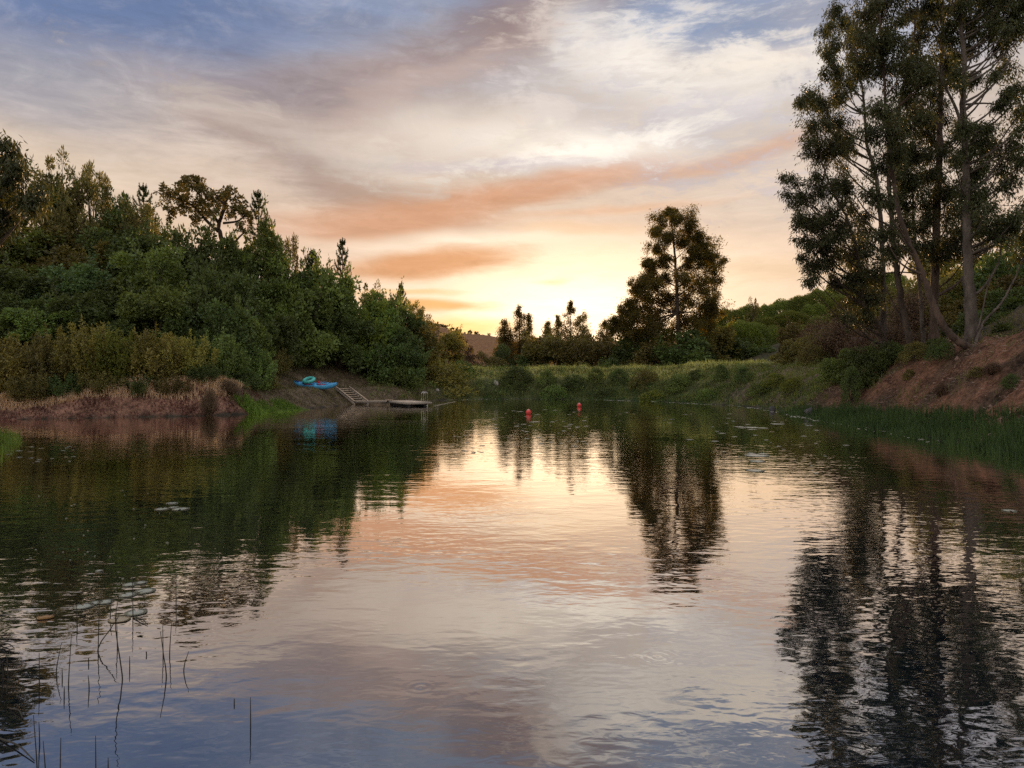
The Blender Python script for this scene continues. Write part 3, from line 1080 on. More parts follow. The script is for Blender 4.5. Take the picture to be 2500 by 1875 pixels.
euc('eucalyptus_tree', 'leaning eucalyptus whose curved trunk sweeps left from beside the thickest trunk', 35,
    p4([(1062, 1565), (1000, 1540), (930, 1470), (870, 1340), (825, 1210), (760, 1060), (715, 900), (690, 700), (668, 500), (660, 300), (640, 80), (620, -80)]),
    [0.19, 0.18, 0.165, 0.15, 0.135, 0.12, 0.10, 0.085, 0.07, 0.055, 0.04, 0.02],
    c4([(640, 90, 105), (560, 60, 80), (700, 180, 105), (650, 300, 105), (760, 420, 115), (640, 500, 105), (690, 610, 95), (740, 560, 100), (650, 750, 75),
        (620, 880, 85), (740, 1000, 75), (700, 1120, 85), (800, 300, 85), (560, 300, 95), (600, -60, 110), (690, 10, 90), (590, 170, 80)]),
    bark='bark_red', group=EG, extra=[(p4([(800, 1150), (700, 1030), (590, 960), (520, 860)]), 0.07, 0.02)])
euc('eucalyptus_tree', 'dark twisted eucalyptus in the middle of the right bank stand', 41,
    p4([(785, 1530), (745, 1400), (722, 1250), (700, 1080), (690, 930), (680, 700), (740, 430), (790, 200), (810, 0), (800, -160)]),
    [0.20, 0.18, 0.16, 0.14, 0.12, 0.10, 0.085, 0.065, 0.045, 0.03],
    c4([(780, 700, 105), (830, 800, 105), (760, 850, 95), (830, 1020, 85), (830, 160, 105), (770, 60, 80), (780, 280, 75), (800, 500, 85), (790, -60, 110),
        (720, -130, 110), (760, 930, 60), (850, 300, 60), (800, 1110, 80)]),
    bark='bark_dark', group=EG, extra=[(p4([(760, 1480), (700, 1360), (670, 1300)]), 0.07, 0.03), (p4([(655, 1230), (740, 1225), (830, 1232)]), 0.05, 0.03)])
euc('eucalyptus_tree', 'slim upright eucalyptus second from the left in the right bank stand', 46,
    p4([(660, 1510), (655, 1270), (652, 1080), (625, 800), (585, 660), (572, 480), (560, 380), (530, 220), (500, 100), (480, 20)]),
    [0.20, 0.17, 0.15, 0.12, 0.10, 0.08, 0.065, 0.05, 0.035, 0.02],
    c4([(440, 55, 55), (400, 140, 42), (480, 110, 65), (520, 185, 85), (420, 270, 48), (445, 325, 60), (450, 440, 80), (430, 560, 105), (500, 650, 85),
        (330, 430, 58), (380, 480, 75), (305, 440, 34), (470, 830, 95), (560, 1100, 95), (600, 1230, 110), (500, 1150, 100), (540, 260, 70), (500, 380, 60),
        (560, 980, 60), (430, 190, 50)]),
    group=EG)
euc('eucalyptus_tree', 'leftmost eucalyptus of the right bank stand with low drooping foliage over the slope', 44,
    p4([(690, 1540), (640, 1480), (580, 1390), (560, 1300), (540, 1150), (500, 1000), (440, 880), (390, 760), (370, 640), (380, 540)]),
    [0.15, 0.14, 0.13, 0.115, 0.10, 0.085, 0.07, 0.055, 0.04, 0.02],
    c4([(340, 560, 68), (330, 650, 66), (400, 700, 110), (240, 800, 30), (230, 880, 48), (290, 900, 75), (370, 860, 105), (350, 1000, 85), (290, 1080, 50),
        (380, 1100, 105), (470, 1050, 95), (330, 1200, 60), (400, 1180, 95), (560, 1340, 95), (530, 1250, 85), (345, 1255, 35), (600, 1340, 80), (560, 1430, 70),
        (420, 960, 80), (280, 980, 40)]),
    bark='bark_dark', group=EG, extra=[(p4([(560, 1320), (490, 1290), (430, 1270), (400, 1220)]), 0.06, 0.02)])
euc('eucalyptus_tree', 'thin bare lower trunk between the twisted and the reddish eucalyptus', 42,
    p4([(835, 1530), (828, 1400), (818, 1260), (800, 1100), (790, 900), (780, 760)]), [0.12, 0.11, 0.10, 0.085, 0.06, 0.03],
    c4([(770, 780, 70), (810, 700, 60), (740, 700, 60)]), group=EG)
euc('eucalyptus_sapling', 'pale leaning sapling at the foot of the thickest trunk, pointing right', 35.4,
    p4([(1072, 1500), (1110, 1450), (1190, 1360), (1250, 1250), (1290, 1150)]), [0.075, 0.065, 0.055, 0.04, 0.02],
    c4([(1290, 1150, 50), (1310, 1060, 60)]), group=EG, extra=[(p4([(1082, 1490), (1105, 1390), (1130, 1280), (1180, 1180)]), 0.05, 0.02)])

# ------------------------------------------------------------------ tree behind the dam and its smaller neighbours


def c3(lst, s=1.0):
    return [(1000 + x / 2.011, y / 2.011, r / 2.011 * s) for (x, y, r) in lst]


euc('eucalyptus_tree', 'tall rounded eucalyptus standing alone in the middle beyond the grassy dam', 84,
    [(1662, 905), (1658, 840), (1655, 760), (1652, 690), (1648, 630), (1642, 570), (1637, 520)], [0.32, 0.27, 0.22, 0.18, 0.13, 0.09, 0.04],
    c3([(1275, 1045, 36), (1240, 1095, 56), (1330, 1080, 66), (1390, 1100, 48), (1225, 1165, 46), (1290, 1160, 50), (1425, 1170, 46), (1210, 1225, 38),
        (1430, 1215, 56), (1475, 1235, 52), (1500, 1285, 38), (1440, 1290, 56), (1490, 1340, 45), (1245, 1280, 42), (1195, 1310, 55), (1175, 1295, 36),
        (1160, 1365, 48), (1110, 1400, 46), (1130, 1450, 58), (1200, 1400, 56), (1265, 1370, 44), (1370, 1290, 46), (1340, 1380, 52), (1400, 1385, 62),
        (1460, 1420, 46), (1480, 1490, 46), (1420, 1470, 64), (1350, 1470, 62), (1280, 1460, 62), (1220, 1480, 56), (1160, 1510, 66), (1090, 1500, 46),
        (1060, 1530, 46), (1030, 1575, 40), (1490, 1525, 36), (1250, 1560, 76), (1350, 1560, 80), (1430, 1545, 60), (1170, 1570, 60), (1100, 1580, 50),
        (1345, 1190, 36), (1395, 1240, 36), (1010, 1620, 40), (1060, 1605, 50), (1125, 1620, 60), (1205, 1625, 70), (1300, 1625, 80), (1400, 1610, 70), (1455, 1580, 50)]),
    leafscale=1.4, dens=1.0, mat='euc_far', bark='bark_dark', depth=2.6, droop=0.35)


def small_euc(px, top, base, halfw, D, label, seed, lean=0):
    r2 = np.random.default_rng(seed)
    a, b = at(px, base, D), at(px + lean, top, D)
    z0 = min(gz(a[0], D), a[2])
    o = thing('eucalyptus_tree', label, 'tree', (a[0], D, z0), 0, 'young eucalyptus trees beyond the dam')
    H, vis, W = b[2] - z0, b[2] - a[2], 1.25 * halfw / F * D
    dx = b[0] - a[0]
    gT, gL = Geo(), Geo()
    tube(gT, spline([(0, 0, -0.2), (dx * 0.4 + 0.1, 0, H * 0.5), (dx, 0, H * 0.98)], 12), np.linspace(0.15, 0.02, 12), 6)
    for i in range(130):
        t = r2.random() ** 0.72
        w = 1.25 * W * min(1.0, 0.10 + 2.3 * t) * (0.80 + 0.25 * math.sin(9 * t + seed) + 0.15 * math.sin(17 * t + 2 * seed))
        an, q = r2.uniform(0, 6.28), r2.random() ** 0.5
        c = np.array([dx * (1 - t) + math.cos(an) * w * q, math.sin(an) * w * q, H - vis * 0.95 * t - 0.1])
        rr = 0.26 + 0.34 * min(1, t * 1.8) * r2.random()
        n = int(34 + 50 * rr)
        P = c + rng.normal(size=(n, 3)) * rr * np.array([0.62, 0.62, 0.75])
        leaves(gL, P, rng.normal(size=(n, 3)) * 0.6 + np.array([0, 0, -0.7]), 0.30 * rng.uniform(0.6, 1.3, n), 0.085)
        if i % 3 == 0:
            m0 = np.array([dx * (c[2] / H) * 0.8, 0, max(0.5, c[2] - 0.7 * w * q - 0.3)])
            tube(gT, np.array([m0, (m0 + c) / 2 + np.array([0, 0, 0.1]), c]), np.array([0.03, 0.02, 0.01]), 4, False)
    link('trunk', gT.mesh('trunk', M['bark_dark'], True), o)
    link('crown', gL.mesh('crown', M['euc_far']), o)


small_euc(1232, 776, 890, 17, 104, 'small conical eucalyptus beyond the dam, leftmost of the backlit young trees', 1)
small_euc(1267, 743, 892, 20, 106, 'taller narrow backlit eucalyptus just right of the leftmost young tree', 2)
small_euc(1291, 766, 892, 14, 108, 'short backlit eucalyptus shoulder on the right of the pair beyond the dam', 3)
small_euc(1362, 768, 885, 15, 110, 'narrow backlit eucalyptus left of the glowing tree beside the sunset', 4)
small_euc(1338, 782, 885, 11, 112, 'lowest leftmost tip of the glowing tree group beside the sunset', 8)
small_euc(1391, 735, 885, 20, 108, 'glowing thin crowned eucalyptus directly beside the brightest part of the sunset', 5, 2)
small_euc(1421, 756, 885, 15, 110, 'forked backlit eucalyptus on the right of the glowing tree group', 6, 2)
small_euc(1480, 778, 885, 18, 106, 'low backlit eucalyptus at the left foot of the tall middle tree', 7)

# eucalyptus reaching into the frame at the far left, on the near bank
euc('eucalyptus_tree', 'eucalyptus with long hanging leaves at the left frame edge, nearest tree on the left', 23.5,
    [(-95, 1010), (-100, 860), (-95, 700), (-85, 560), (-70, 450), (-50, 380), (-40, 340)], [0.09, 0.08, 0.07, 0.055, 0.04, 0.025, 0.012],
    [(28, 372, 26), (12, 412, 30), (58, 410, 14), (20, 470, 34), (62, 480, 26), (100, 490, 22), (-30, 400, 40), (-40, 480, 50), (-30, 560, 55),
     (20, 540, 26), (-90, 380, 50), (-140, 480, 60), (-120, 600, 70), (-60, 340, 30)],
    leafscale=1.0, dens=1.3, mat='euc', bark='bark_dark', depth=0.8, droop=1.2)

# ------------------------------------------------------------------ left hillside bushes
LB = 'bushes on the left hillside'
FRONT = [
    ('upright', 20, 800, 41.0, 190, 'bush_yellow', 'yellow green shrub at the left frame edge above the reddish grass bank'),
    ('upright', 118, 800, 41.5, 150, 'bush_olive', 'low olive shrub second from the left above the reddish grass bank'),
    ('upright', 205, 772, 42.5, 180, 'bush_yellow', 'tallest spiky yellow green shrub above the middle of the reddish grass bank'),
    ('upright', 285, 788, 42.8, 150, 'bush_bright', 'fresh green spiky shrub right of the tallest yellow shrub'),
    ('upright', 372, 795, 43.4, 170, 'bush_yellow', 'yellowish shrub above the right half of the reddish grass bank'),
    ('upright', 455, 806, 44.2, 150, 'bush_yellow', 'ochre tinted shrub above the right end of the reddish grass bank'),
    ('upright', 530, 800, 46.5, 140, 'bush_mid', 'green upright shrub where the reddish grass bank ends'),
    ('upright', 610, 838, 48.5, 130, 'bush_mid', 'low green shrub above the green reed patch on the left shore'),
    ('upright', 668, 836, 57.0, 90, 'bush_olive', 'low olive shrub up the bank from the blue kayak'),
]
FRONT += [
    ('dry', 512, 940, 41.6, 46, 'bush_dry', 'grey brown brush hanging to the water at the right end of the left bank'),
    ('dry', 556, 922, 43.6, 70, 'bush_dry', 'grey brown brush between the left bank and the reed patch'),
    ('mound', 600, 900, 46.5, 80, 'bush_dark', 'dark low brush directly above the reed patch'),
    ('mound', 655, 905, 50.0, 70, 'bush_olive', 'low brush above the right end of the reed patch'),
    ('upright', 75, 902, 39.6, 110, 'bush_olive', 'low shrub tumbling over the left bank, left part'),
    ('upright', 165, 907, 40.6, 110, 'bush_dark', 'dark low shrub tumbling over the left bank, left of its middle'),
    ('upright', 250, 900, 41.2, 120, 'bush_olive', 'low shrub tumbling over the left bank at its middle'),
    ('upright', 340, 907, 41.8, 110, 'bush_dark', 'dark low shrub tumbling over the left bank, right of its middle'),
    ('upright', 425, 906, 42.6, 110, 'bush_olive', 'low shrub tumbling over the left bank, right part'),
    ('upright', 495, 880, 43.6, 90, 'bush_dark', 'dark low shrub at the upper right corner of the left bank'),
]
for f in FRONT:
    bush(*f, group='shrubs along the left bank')
MID = [
    ('round', 40, 640, 50, 210, 'bush_dark', 'dark round bush at the left edge behind the front shrubs'),
    ('round', 150, 640, 51, 210, 'bush_blue', 'cool green bush behind the tallest spiky front shrub'),
    ('round', 262, 672, 50, 190, 'bush_dark', 'dark lower bush left of the big round bush on the slope'),
    ('round', 362, 598, 53, 230, 'bush_mid', 'big round green bush bulging over the middle of the left slope'),
    ('round', 470, 690, 51, 180, 'bush_dark', 'dark bush to the lower right of the big round bush'),
    ('round', 560, 668, 54, 200, 'bush_dark', 'deep green bush below the oak, above the shore shrubs'),
    ('round', 640, 720, 58, 180, 'bush_dark', 'dark green bush behind the shrub beside the reed patch'),
    ('round', 744, 690, 66, 190, 'bush_mid', 'wide green bush above the kayak'),
    ('round', 825, 745, 68, 150, 'bush_dark', 'shadowed bush above the wooden steps'),
    ('round', 893, 735, 71, 160, 'bush_mid', 'mid green bush right of the wide bush above the steps'),
    ('round', 960, 790, 70, 150, 'bush_dark', 'dark bush above the swimming platform'),
    ('round', 1020, 790, 77, 130, 'bush_olive', 'olive bush at the right foot of the left hillside'),
    ('round', 1080, 806, 84, 110, 'bush_yellow', 'brownish olive bush beside the gap to the far hill'),
    ('round', 60, 560, 57, 230, 'bush_mid', 'green bush below the hanging eucalyptus leaves at the left edge'),
    ('round', 180, 548, 58, 230, 'bush_olive', 'olive green bush in the upper left of the slope'),
    ('round', 290, 560, 59, 210, 'bush_dark', 'dark bush beneath the leftmost pine'),
    ('round', 400, 570, 62, 190, 'bush_dark', 'dark bush left of the oak near the skyline'),
    ('round', 480, 548, 63, 180, 'bush_dark', 'shaded bush directly left of the oak trunk'),
    ('round', 545, 590, 64, 170, 'bush_dark', 'dense dark bush at the foot of the oak'),
    ('round', 632, 600, 66, 190, 'bush_mid', 'green bush around the foot of the tall pine'),
    ('round', 716, 640, 68, 170, 'bush_dark', 'dark bush between the tall pine and the small pine'),
    ('round', 800, 664, 70, 190, 'bush_mid', 'round green bush crowning the slope below the two small pines'),
    ('round', 868, 668, 71, 160, 'bush_bright', 'bright yellow green bush on the skyline right of the spiky pine'),
    ('round', 930, 712, 74, 140, 'bush_mid', 'bush on the descending skyline left of the last pine'),
    ('round', 985, 745, 78, 130, 'bush_dark', 'dark bush under the last small pine on the skyline'),
    ('loose', 1030, 770, 82, 110, 'bush_yellow', 'backlit thin bush where the left skyline meets the sunset'),
]
for f in MID:
    bush(*f, group=LB)
LOW = [
    ('round', 10, 715, 46.5, 170, 'bush_dark', 'dark bush low at the left edge just over the front shrubs'),
    ('round', 105, 720, 46.5, 170, 'bush_mid', 'green bush just over the low olive front shrub'),
    ('round', 195, 712, 47.0, 160, 'bush_dark', 'dark bush in the hollow under the big round bush, left side'),
    ('round', 290, 722, 47.5, 170, 'bush_dark', 'dark bush in the shaded hollow over the fresh green shrub'),
    ('round', 385, 705, 48.0, 180, 'bush_mid', 'green bush under the big round bush, right side'),
    ('round', 470, 742, 48.0, 160, 'bush_dark', 'dark bush over the ochre tinted front shrub'),
    ('round', 548, 735, 49.0, 170, 'bush_dark', 'dark bush over the green upright front shrub'),
    ('round', 600, 760, 51.0, 140, 'bush_mid', 'green bush over the reed patch on the left shore'),
    ('round', 692, 785, 63.0, 120, 'bush_dark', 'dark bush directly up the slope from the kayak'),
    ('round', 772, 812, 68.0, 110, 'bush_dark', 'dark bush up the slope from the wooden steps'),
    ('round', 850, 815, 71.0, 130, 'bush_olive', 'olive bush low on the slope right of the steps'),
    ('round', 915, 820, 73.0, 120, 'bush_dark', 'dark bush low on the slope left of the ladder'),
]
for f in LOW:
    bush(*f, group=LB)
TOP = [
    ('loose', 160, 384, 60, 160, 'bush_olive', 'tall loose leafy tree rising on the skyline near the left edge', 'leafy_tree', 'tree'),
    ('round', 90, 452, 61, 190, 'bush_dark', 'dark crown behind the hanging eucalyptus leaves', 'leafy_tree', 'tree'),
    ('round', 200, 455, 62, 180, 'bush_olive', 'olive crown just below the tall loose tree', 'leafy_tree', 'tree'),
    ('loose', 225, 408, 63, 120, 'bush_olive', 'thin twiggy top right of the tall loose tree', 'leafy_tree', 'tree'),
    ('loose', 285, 462, 64, 150, 'bush_dark', 'airy open tree left of the leftmost pine', 'leafy_tree', 'tree'),
    ('loose', 330, 500, 63, 150, 'bush_olive', 'airy tree wrapped around the leftmost pine', 'leafy_tree', 'tree'),
    ('round', 300, 520, 64, 200, 'bush_dark', 'dark crown filling the skyline below the leftmost pine', 'leafy_tree', 'tree'),
    ('loose', 385, 530, 66, 110, 'bush_dark', 'small loose crown at the dip left of the oak', 'leafy_tree', 'tree'),
    ('round', 640, 545, 68, 130, 'bush_mid', 'green leafy crown in front of the tall pine', 'leafy_tree', 'tree'),
    ('loose', 706, 586, 70, 80, 'bush_olive', 'small open tree right of the tall pine', 'leafy_tree', 'tree'),
    ('loose', 735, 635, 71, 70, 'bush_olive', 'thin small crown left of the small pine', 'leafy_tree', 'tree'),
    ('loose', 590, 600, 69, 120, 'bush_olive', 'open foliage in the gap right of the oak trunk', 'leafy_tree', 'tree'),
    ('loose', 915, 694, 78, 90, 'bush_olive', 'small open tree on the slope line left of the last pine', 'leafy_tree', 'tree'),
    ('loose', 1012, 738, 86, 80, 'bush_yellow', 'backlit reddish tree at the end of the left skyline', 'leafy_tree', 'tree'),
]
for f in TOP:
    bush(*f, group='trees on the left skyline')


# ------------------------------------------------------------------ oak on the left skyline
def build_oak():
    D = 66
    tr = [(556, 640), (541, 590), (533, 560), (540, 530), (552, 505)]
    limbs = [([(533, 565), (505, 540), (480, 510), (450, 490), (420, 480), (405, 470)], 0.17, 0.03),
             ([(536, 548), (510, 510), (490, 480), (470, 455), (455, 440)], 0.15, 0.03),
             ([(540, 530), (548, 500), (560, 480), (572, 470)], 0.16, 0.03),
             ([(545, 545), (580, 540), (600, 525), (620, 515)], 0.12, 0.03),
             ([(552, 505), (530, 480), (520, 465), (505, 455)], 0.10, 0.03),
             ([(565, 620), (572, 595), (585, 578), (600, 565)], 0.14, 0.06)]
    cl = [(400, 460, 12), (412, 480, 16), (408, 505, 12), (420, 520, 10), (430, 470, 18), (440, 450, 14), (455, 437, 13), (470, 445, 16), (485, 438, 12),
          (492, 452, 12), (450, 475, 18), (470, 470, 20), (490, 478, 20), (440, 500, 14), (465, 500, 18), (485, 505, 20), (505, 490, 20), (520, 480, 14),
          (545, 475, 14), (555, 465, 12), (568, 475, 14), (580, 490, 13), (575, 510, 12), (590, 505, 10), (600, 515, 14), (612, 520, 14), (525, 510, 16),
          (540, 500, 12), (510, 520, 16), (490, 530, 16), (605, 535, 14), (560, 525, 10), (470, 525, 14), (545, 490, 10), (596, 560, 12)]
    o = euc('oak_tree', 'spreading gnarled oak with open crown on the left skyline', D, tr, [0.24, 0.20, 0.18, 0.16, 0.10], [], bark='bark_dark', extra=limbs)
    ch = {c.name.split('.')[0]: c for c in o.children}
    base = np.array(o.location)
    g, t = Geo(), Geo()
    for (x, y, r) in cl:
        c = at(x, y, D + rng.uniform(-1.5, 1.5)) - base
        rr = r / F * D
        for k in range(9):
            puff_leaves(g, c + rng.normal(size=3) * rr * 0.62, rr * 0.34, int(24 * rr / 0.5), 0.24, 0.15, 0.8, 0.1, 0.2)
    for c in list(o.children):
        if c.name.startswith('crown'):
            c.data = g.mesh('oak crown', M['bush_olive'])
    return o


build_oak()


# ------------------------------------------------------------------ young pines
def pine(px, top, base_y, D, halfw, label, seed, bare=0.0):
    global rng
    rng = np.random.default_rng(seed)
    a, b = at(px, base_y, D), at(px, top, D)
    base = np.array([a[0], a[1], min(a[2], max(gz(a[0], a[1]), a[2] - 6))])
    z0 = gz(a[0], a[1])
    base[2] = z0
    o = thing('pine_tree', label, 'tree', tuple(base), 0, 'young pines on the left skyline')
    gT, gL = Geo(), Geo()
    H = b[2] - z0
    vis = b[2] - a[2]
    tube(gT, [(0, 0, -0.2), (0.02, 0, H * 0.6), (0, 0, H)], [0.13, 0.07, 0.02], 6)
    W = halfw / F * D

    def shoot(p0, p1, n, ln):
        t = rng.random(n)
        P = p0 + (p1 - p0) * t[:, None]
        ax = norm((p1 - p0)[None])[0]
        Dn = norm(rng.normal(size=(n, 3))) * 0.75 + ax * 0.85
        leaves(gL, P, Dn, ln * rng.uniform(0.75, 1.2, n), 0.034)
    nw = 8
    for i in range(nw):
        t = i / (nw - 1)
        z = H - vis * (0.16 + 0.84 * t)
        bl = W * (0.22 + 0.80 * t ** 0.75)
        for k in range(6):
            an = k * 1.047 + i * 0.6 + rng.uniform(-0.25, 0.25)
            if rng.random() < 0.2:
                continue
            q = bl * rng.uniform(0.6, 1.2)
            dv = np.array([math.cos(an), math.sin(an), 0])
            p0 = np.array([0, 0, z])
            p1 = p0 + dv * q * 0.62 + np.array([0, 0, q * 0.15])
            p2 = p0 + dv * q + np.array([0, 0, q * 0.55 + 0.12])
            tube(gT, spline([p0, p1, p2], 5), np.linspace(0.028, 0.012, 5), 4, False)
            shoot(p0 + (p1 - p0) * 0.4, p1, 50, 0.20)
            shoot(p1, p2, 85, 0.20)
            tip = p2 + np.array([dv[0] * 0.03, dv[1] * 0.03, 0.30 * rng.uniform(0.7, 1.2)])
            shoot(p2, tip, 40, 0.10)
    for k in range(5):
        an = k * 1.257
        p0 = np.array([0, 0, H - vis * 0.20])
        p2 = p0 + np.array([math.cos(an) * W * 0.22, math.sin(an) * W * 0.22, vis * 0.13])
        shoot(p0, p2, 60, 0.14)
    shoot(np.array([0, 0, H - vis * 0.22]), np.array([0, 0, H]), 110, 0.12)
    link('trunk', gT.mesh('pine trunk', M['bark_dark'], True), o)
    link('crown', gL.mesh('pine crown', M['pine']), o)


pine(350, 447, 560, 66, 34, 'leftmost pine of the left skyline, half hidden in airy trees', 11)
pine(630, 463, 575, 67, 36, 'tallest dense pine on the left skyline, right of the oak', 12)
pine(763, 611, 672, 70, 20, 'small thin pine midway down the left skyline', 13)
pine(836, 580, 685, 71, 26, 'spiky pine with long upright shoots on the left skyline', 14)
pine(978, 693, 760, 80, 16, 'last and smallest pine before the sunset on the left skyline', 15)
rng = np.random.default_rng(123)

# ------------------------------------------------------------------ bushes beyond the dam and on the right hill
BD = 'bushes beyond the dam'
for f in [
    ('round', 1365, 818, 96, 165, 'bush_olive', 'wide round bush beyond the dam below the glowing young trees'),
    ('round', 1290, 838, 98, 90, 'bush_dark', 'dark bush at the foot of the narrow backlit pair'),
    ('round', 1232, 838, 97, 80, 'bush_dark', 'dark bush at the foot of the small conical eucalyptus'),
    ('loose', 1160, 852, 92, 90, 'bush_olive', 'twiggy olive bush left of the gap beyond the dam'),
    ('loose', 1110, 826, 90, 110, 'bush_dry', 'half bare brownish bush in front of the far hill'),
    ('mound', 1205, 868, 90, 90, 'bush_olive', 'pale low bush behind the wooden rail'),
    ('round', 1472, 812, 96, 140, 'bush_olive', 'bush beyond the dam left of the tall middle tree'),
    ('round', 1560, 792, 94, 160, 'bush_dark', 'tall dark bush on the left foot of the tall middle tree'),
    ('round', 1668, 800, 82, 190, 'bush_dark', 'dark bush around the trunk of the tall middle tree'),
    ('round', 1535, 806, 87, 150, 'bush_dark', 'dark bush in front of the left foot of the tall middle tree'),
    ('round', 1715, 800, 85, 150, 'bush_olive', 'olive bush in front of the right foot of the tall middle tree'),
    ('round', 1425, 826, 94, 120, 'bush_olive', 'olive bush in the dip below the brightest part of the sunset'),
    ('round', 1745, 784, 92, 170, 'bush_dark', 'large dark bush right of the tall middle tree'),
    ('round', 1600, 830, 83, 140, 'bush_olive', 'lower bush at the dam crest beneath the tall middle tree'),
    ('dome', 1812, 786, 96, 125, 'stone_pine', 'smooth rounded green dome at the foot of the right hill'),
    ('round', 1880, 838, 90, 110, 'bush_dark', 'dark bush at the right end of the dam crest'),
    ('dome', 1890, 800, 104, 130, 'stone_pine', 'rounded pine right of the smooth green dome'),
]:
    bush(*f, group=BD)
RH = 'rounded pines on the right hill'
hill = []
r3 = np.random.default_rng(5)
sky_x = [1700, 1760, 1810, 1850, 1900, 1950, 2000, 2050, 2100, 2160, 2220]
sky_y = [772, 762, 752, 742, 738, 722, 706, 692, 680, 668, 655]
words = ['first', 'second', 'third', 'fourth', 'fifth', 'sixth', 'seventh', 'eighth', 'ninth', 'tenth', 'eleventh', 'twelfth']
i = 0
for row, (dy, D0) in enumerate(((0, 134), (34, 122), (72, 112))):
    xs_ = np.arange(1735 + row * 22, 2190 + row * 20, 44 if row == 0 else 58)
    for j, x in enumerate(xs_):
        top = float(np.interp(x, sky_x, sky_y)) + dy + r3.uniform(-5, 5)
        rn = ('on the ridge line', 'in the row below the ridge', 'low on the slope')[row]
        bush('dome', x, top, D0 + r3.uniform(-3, 3), r3.uniform(62, 90), 'stone_pine',
             f'rounded pine {rn} of the right hill, {words[j]} from the left', 'stone_pine', 'tree', RH, minh=3)
bush('loose', 1838, 728, 128, 42, 'bush_olive', 'small open tree poking above the ridge of the right hill', 'leafy_tree', 'tree')
RS = 'shrubs on the right slope'
for f in [
    ('mound', 2010, 800, 62, 130, 'bush_olive', 'wide olive shrub at the left foot of the right slope'),
    ('dry', 2065, 760, 60, 150, 'bush_dry', 'tall dry twiggy shrub left of the eucalyptus stand'),
    ('dry', 2120, 800, 52, 150, 'bush_dry', 'dry brown shrub behind the leftmost eucalyptus trunk'),
    ('round', 1935, 826, 66, 90, 'bush_olive', 'dark olive bush beside the dry shrubs at the end of the dam'),
    ('mound', 1985, 838, 60, 80, 'bush_olive', 'low olive bush on the pale patch beside the dam'),
    ('round', 2048, 846, 47, 92, 'bush_mid', 'fresh green bush where the red bank meets the track'),
    ('dry', 2190, 790, 46, 130, 'bush_dry', 'dry shrub among the middle eucalyptus trunks'),
    ('dry', 2230, 700, 60, 170, 'bush_dry', 'pale dry shrub high on the slope seen between the trunks'),
    ('round', 2290, 660, 64, 190, 'bush_olive', 'olive bush high on the slope behind the reddish trunk'),
    ('round', 2380, 700, 54, 190, 'bush_olive', 'olive bush behind the thickest eucalyptus trunk'),
    ('round', 2480, 620, 56, 210, 'bush_dark', 'dark bush at the right frame edge high on the slope'),
    ('round', 2500, 660, 50, 190, 'bush_olive', 'olive bush filling the slope at the right frame edge, mid height'),
    ('round', 2430, 610, 62, 190, 'bush_dark', 'dark bush high on the slope right of the thickest trunk'),
    ('round', 2340, 610, 72, 190, 'bush_olive', 'olive bush on the upper slope between the two tallest trunks'),
    ('round', 2470, 700, 48, 150, 'bush_dark', 'dark bush over the pale leaning sapling'),
    ('round', 2440, 720, 46, 180, 'bush_dark', 'dark bush right of the thickest eucalyptus trunk'),
    ('round', 2520, 540, 66, 190, 'bush_olive', 'olive bush on the skyline at the right frame edge'),
    ('round', 2330, 780, 45, 140, 'bush_dark', 'dark bush filling the gap behind the leaning trunk'),
    ('dry', 2260, 800, 44, 120, 'bush_dry', 'low dry shrub behind the thin bare trunk'),
    ('mound', 2300, 826, 37.5, 70, 'bush_dark', 'low dark growth under the curve of the leaning trunk'),
    ('mound', 2430, 812, 36.5, 90, 'bush_dark', 'dark growth beside the foot of the thickest trunk'),
    ('mound', 2240, 838, 40.0, 70, 'bush_dark', 'low dark clump on the lip of the red bank under the twisted trunk'),
    ('mound', 2290, 822, 39.0, 80, 'bush_dark', 'dark undergrowth on the lip of the red bank below the reddish trunk'),
    ('mound', 2345, 830, 37.0, 70, 'bush_olive', 'olive undergrowth on the lip of the red bank inside the leaning trunk curve'),
    ('mound', 2480, 808, 36.0, 110, 'bush_dark', 'dark undergrowth on the lip of the red bank at the right frame edge'),
    ('mound', 2190, 840, 42.0, 80, 'bush_dark', 'dark undergrowth on the lip of the red bank at the slim upright tree'),
    ('dry', 2140, 770, 56.0, 110, 'bush_dry', 'brownish dry shrub seen under the drooping foliage of the leftmost eucalyptus'),
    ('dry', 2000, 770, 72.0, 120, 'bush_dry', 'dry shrub higher on the right slope, near the rounded pines'),
    ('round', 1955, 790, 78.0, 110, 'bush_olive', 'olive bush between the dry shrubs and the rounded pines'),
    ('round', 2090, 720, 74.0, 140, 'bush_olive', 'olive bush high behind the dry shrubs on the right slope'),
    ('round', 2180, 690, 70.0, 150, 'bush_olive', 'olive bush high on the slope behind the twisted trunk'),
    ('mound', 2385, 930, 31, 46, 'bush_olive', 'small green clump growing out of the red bank'),
    ('round', 2490, 790, 40, 120, 'bush_dark', 'dark bush low at the right frame edge'),
]:
    bush(*f, group=RS, minh=0.5)

# bushes on the dam and the lip of the red bank, placed where their foot shows on the slope
def foot_depth(px, pbase, d0=30.0, d1=110.0):
    D = np.arange(d0, d1, 0.25)
    k = np.nonzero(ground_z((px - CX) / F * D, D) >= CAMZ - (pbase - HY) / F * D)[0]
    return float(D[k[0]]) if len(k) else d1


